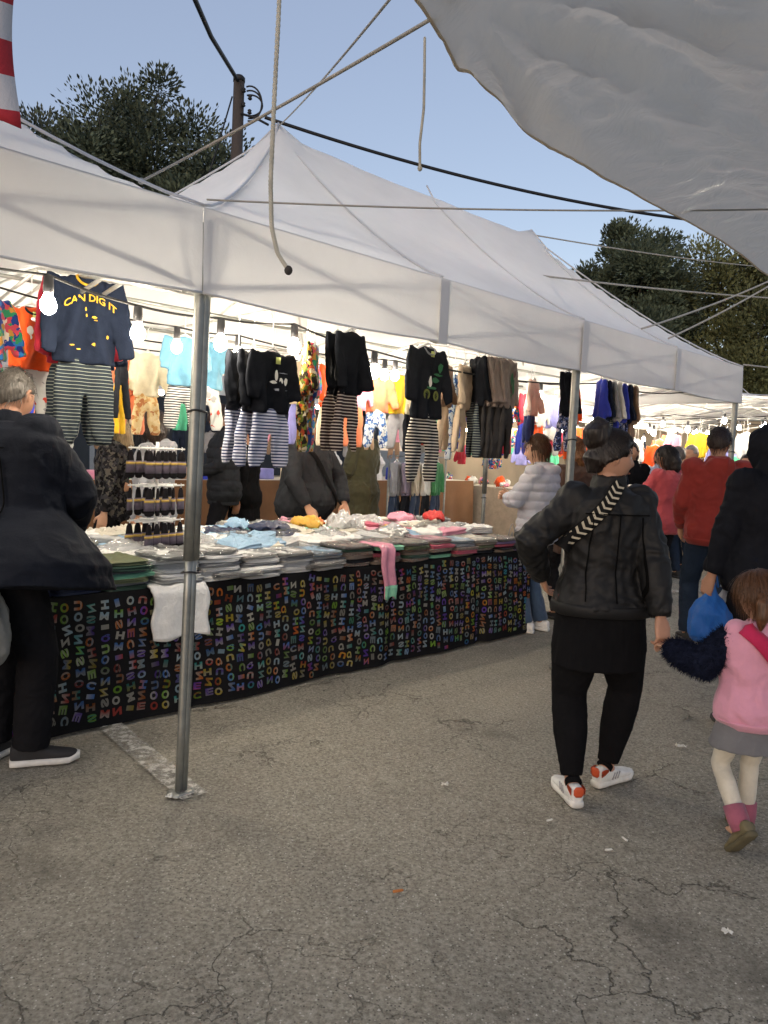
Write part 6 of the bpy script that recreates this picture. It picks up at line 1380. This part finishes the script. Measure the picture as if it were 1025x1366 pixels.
# pieces hanging over the front edge
def drape(name, s, w, drop, over, mat, label, seed, cuff=None, taper=0.0, skew=0.0, z_top=None):
    n, m = 16, 34; V = []; zt = (z_top or TOPZ + .01)
    for i in range(m):
        q = i / (m - 1) * (over + drop)
        for j in range(n):
            a = (j / (n - 1) - .5) * w * (1 - taper * i / m)
            if q < over: tt = over - q; zz = 0
            else:
                tt = -.004 - .010 * min(1, (q - over) * 20); zz = -(q - over)
            ss = s + a + skew * max(0, q - over) + .008 * math.sin(i * .4 + seed)
            V.append((ss, tf(s) - .028 + tt - .007 * math.sin(j * .7 + seed + i * .10 + math.sin(j * .31)) * min(1, i / 8) - (.012 if zz < -.02 else 0), zt + zz + .006 * math.sin(j * .8 + seed) * (q < over) - (.012 * math.sin(j * .5) if i == m - 1 else 0)))
    g = MB(); g.add(V, [(i * n + j, i * n + j + 1, (i + 1) * n + j + 1, (i + 1) * n + j) for i in range(m - 1) for j in range(n - 1)])
    o = obj(name, g, mat, label=label, cat="clothes"); o.matrix_world = M_ST; sm = o.modifiers.new("s", 'SOLIDIFY'); sm.thickness = .012; sm.offset = 0
    if cuff:
        k0 = m - 6; V2 = [(x, y - .009, z) for x, y, z in V[k0 * n:]]; g = MB(); g.add(V2, [(i * n + j, i * n + j + 1, (i + 1) * n + j + 1, (i + 1) * n + j) for i in range(5) for j in range(n - 1)]); c = obj("cuff", g, cuff, o); sm = c.modifiers.new("s", 'SOLIDIFY'); sm.thickness = .006
    return o
drape("draped_shirt", .47, .34, .28, .12, TC["white"], "white shirt hanging over the table edge behind the steel leg", 1.0)
drape("draped_trouser_leg", 2.02, .13, .36, .22, TC["pink"], "pink trouser leg with mint cuff dangling over the table edge", 3.0, TC["mint"], .2, .10, .84)
pack(1.52, tf(1.5) + .02, TOPZ + .02, .28, .20, .03, .1, "white", "white bagged garment jutting over the table's front edge below the grey stacks", GF, True, (-.25, 0))
pack(.86, tf(.86) + .03, TOPZ + .012, .30, .20, .028, -.1, "pale grey", "pale grey bagged garment jutting over the table's front edge", GF, True, (-.18, 0))
carrier("carrier_bag", "dull grey carrier bag hanging beside the woman in the puffer jacket", (1.08, 6.42, .86), (.10, .08, .42), bagm_g, 14)

# ------------------------------------------------------------------ sock display on the table
rk = empty("sock_display", W(.62, 1.42, TOPZ), TH + .3, "white tiered wire display of dark socks standing on the table", "display rack")
g = MB(); g.tube([(0, 0, 0.0), (0, 0, .78)], .010, 10); obj("post", g, m_hang, rk)
g = MB(); g.loft([((0, 0, z), (1, 0, 0), (0, 1, 0), q, q) for z, q in ((0, .10), (.012, .10), (.016, .02))], 18); obj("base", g, m_hang, rk)
sockm = fabric("sock_black", (.014, .013, .015), .95); cardm = plain("sock_card", "#5c5262", .7); cardy = plain("sock_card_gold", "#b99a48", .6)
sk_me = None
for ti, z in enumerate((.74, .52, .31)):
    g = MB(); g.tube([(-.17, 0, z), (.17, 0, z)], .006, 6); g.tube([(0, -.13, z), (0, .13, z)], .006, 6); g.tube([(-.17, -.06, z), (.17, -.06, z)], .005, 6); g.tube([(-.17, .06, z), (.17, .06, z)], .005, 6); obj("tier_bar", g, m_hang, rk)
    for k in range(11):
        x = -.165 + .033 * k; y = -.07 if k % 2 else .05
        p = rotz(TH + .3) @ np.array([x, y, z]); c = W(.62, 1.42, TOPZ)
        rt = empty("sock_pair", (c[0] + p[0], c[1] + p[1], c[2] + p[2]), TH + .3 + float(rp.normal() * .3), f"pair of dark carded socks hanging on the {('top', 'middle', 'bottom')[ti]} tier of the sock display", "socks", "socks on the tiered display")
        if sk_me is None:
            g = MB(); g.loft([((0, 0, zz), (1, 0, 0), (0, 1, 0), a, b) for zz, a, b in ((-.012, .008, .006), (-.03, .020, .008), (-.08, .026, .010), (-.13, .030, .012), (-.155, .034, .014), (-.172, .026, .012), (-.178, .010, .006))], 14); a = g.mesh("sock"); displace(a, folds(.003, 30, 2)); shade(a); a.materials.append(sockm)
            g = MB(); g.loft([((0, 0, zz), (1, 0, 0), (0, 1, 0), q * .0295, .0135) for zz, q in ((-.075, .96), (-.10, 1.04), (-.145, 1.14))], 14); b = g.mesh("card"); shade(b); b.materials.append(cardm)
            g = MB(); g.loft([((0, 0, zz), (1, 0, 0), (0, 1, 0), q * .0295, .0148) for zz, q in ((-.082, 1.02), (-.096, 1.06))], 14); d = g.mesh("gold_band"); shade(d); d.materials.append(cardy)
            g = MB(); g.tube([(0, 0, .012), (.006, 0, .006), (0, 0, -.016)], .0025, 5); e = g.mesh("hook"); e.materials.append(m_hang); sk_me = (a, b, d, e)
        for nm, me in zip(("sock", "card", "gold_band", "hook"), sk_me): link(bpy.data.objects.new(nm, me), rt)

# ------------------------------------------------------------------ stalls across the far lane
tf1 = make_tent("market_tent", 9.2, 6.0, "white tent across the far lane beyond the tent's end, full of lit bulbs", [(0, 0), (3, 0), (6, 3)], t0=.7, seed=21, bands=False, ridge=2.75, skip=('left',))
tf2 = make_tent("market_tent", 9.3, 6.0, "white tent across the far lane, next to the one full of bulbs", [(0, 0), (6, 3), (0, 3)], t0=3.8, seed=23, bands=False, ridge=2.75, skip=('left',))
tf3 = make_tent("market_tent", 10.6, 6.0, "white tent at the far end of the lane, behind the hooded man", [(0, 0), (0, 3), (3, 3)], t0=-3.6, seed=25, bands=False, ridge=2.8)
for tt in (tf1, tf2):
    g = MB(); V = []; n = 50
    for i in range(n):
        t = 3.0 * i / (n - 1)
        for z in np.linspace(.02, 2.42, 8): V.append((5.9 + .03 * math.sin(t * 6 + z), t, z))
    g.add(V, [(i * 8 + j, i * 8 + j + 1, (i + 1) * 8 + j + 1, (i + 1) * 8 + j) for i in range(n - 1) for j in range(7)]); obj("side_wall", g, translucent("beige_wall", (.30, .25, .19), .2), tt)
g = MB(); V = []
for i in range(50):
    s = 6.0 * i / 49
    for z in np.linspace(.02, 2.42, 8): V.append((s, 2.93 + .03 * math.sin(s * 6 + z), z))
g.add(V, [(i * 8 + j, i * 8 + j + 1, (i + 1) * 8 + j + 1, (i + 1) * 8 + j) for i in range(49) for j in range(7)]); obj("side_wall", g, translucent("beige_wall", (.30, .25, .19), .2), tf2)
fc = empty("market_counter", W(9.4, .8), TH, "counter with a pale cloth across the far lane, piled with small goods", "counter")
g = MB(); V = []; n = 120
for i in range(n):
    t = 5.9 * i / (n - 1)
    for j in range(9): h = j / 8; V.append((-.02 * math.sin(t * 8) * h - .02 * h, t, .9 * (1 - h) + .004))
g.add(V, [(i * 9 + j, i * 9 + j + 1, (i + 1) * 9 + j + 1, (i + 1) * 9 + j) for i in range(n - 1) for j in range(8)]); obj("cloth_skirt", g, fabric("pale_cloth", "#b9a890"), fc)
g = MB(); g.box((.5, 2.95, .888), (1.0, 5.88, .024)); obj("counter_top", g, plain("pale_board", (.6, .55, .48)), fc)
k = 0
for si, s in enumerate((9.55, 10.4, 11.6, 13.0)):
    for ti, t in enumerate(np.arange(.95 + .25 * (si % 2), 6.6, .52)):
        bulb(W(s, t, 2.02 + .10 * math.sin(si * 2.2 + ti * 1.7)), "lit bulb hanging in the crowded stall across the far lane", "bulbs across the far lane", 1.0); k += 1
for s in (9.55, 10.4, 11.6, 13.0): festoon([W(s, t, 2.2) for t in (.7, 2.2, 3.8, 5.2, 6.7)], .008, f"lamp cable through the stalls across the far lane, {['nearest the counter', 'second from the counter', 'third from the counter', 'farthest from the counter'][[9.55, 10.4, 11.6, 13.0].index(s)]}")
rr = rng(91); fcols = [(yellow, "yellow"), (lav, "lavender"), (red, "red"), (white, "white"), (navy, "navy"), (pinkj, "pink"), (orange, "orange"), (cream, "cream"), (mint, "mint"), (blackb, "black"), (floral, "floral"), (coralj, "coral")]
for i in range(51):
    m_, cn = fcols[int(rr.integers(0, 12))]; t = .9 + (i % 17) * .34; s = (9.75, 10.7, 11.9)[i // 17]
    if i == 3: m_, cn = yellow, "yellow"
    if i == 2: m_, cn = lav, "lavender"
    hang_set(s + rr.uniform(-.1, .1), t, 1.88 + rr.uniform(-.3, .12), .36, .38, .3, m_, m_, f"{cn} top hanging in the stall across the far lane", "tops across the far lane", math.pi / 2 * -1 + rr.uniform(-.5, .5), seed=i % 4 + 1, only='top', rail=2.2, voxel=.016, name="hanging_top")
for i in range(46):
    m_, cn = fcols[int(rr.integers(0, 12))]; sz = rr.uniform(.10, .2)
    crumple("small_ware", 9.55 + rr.uniform(0, .7), .95 + i * .124, .93, (sz, sz, sz * rr.uniform(.7, 1.6)), m_, f"{cn} ware heaped on the counter across the far lane", float(i), cat="goods", group="wares on the far counter")
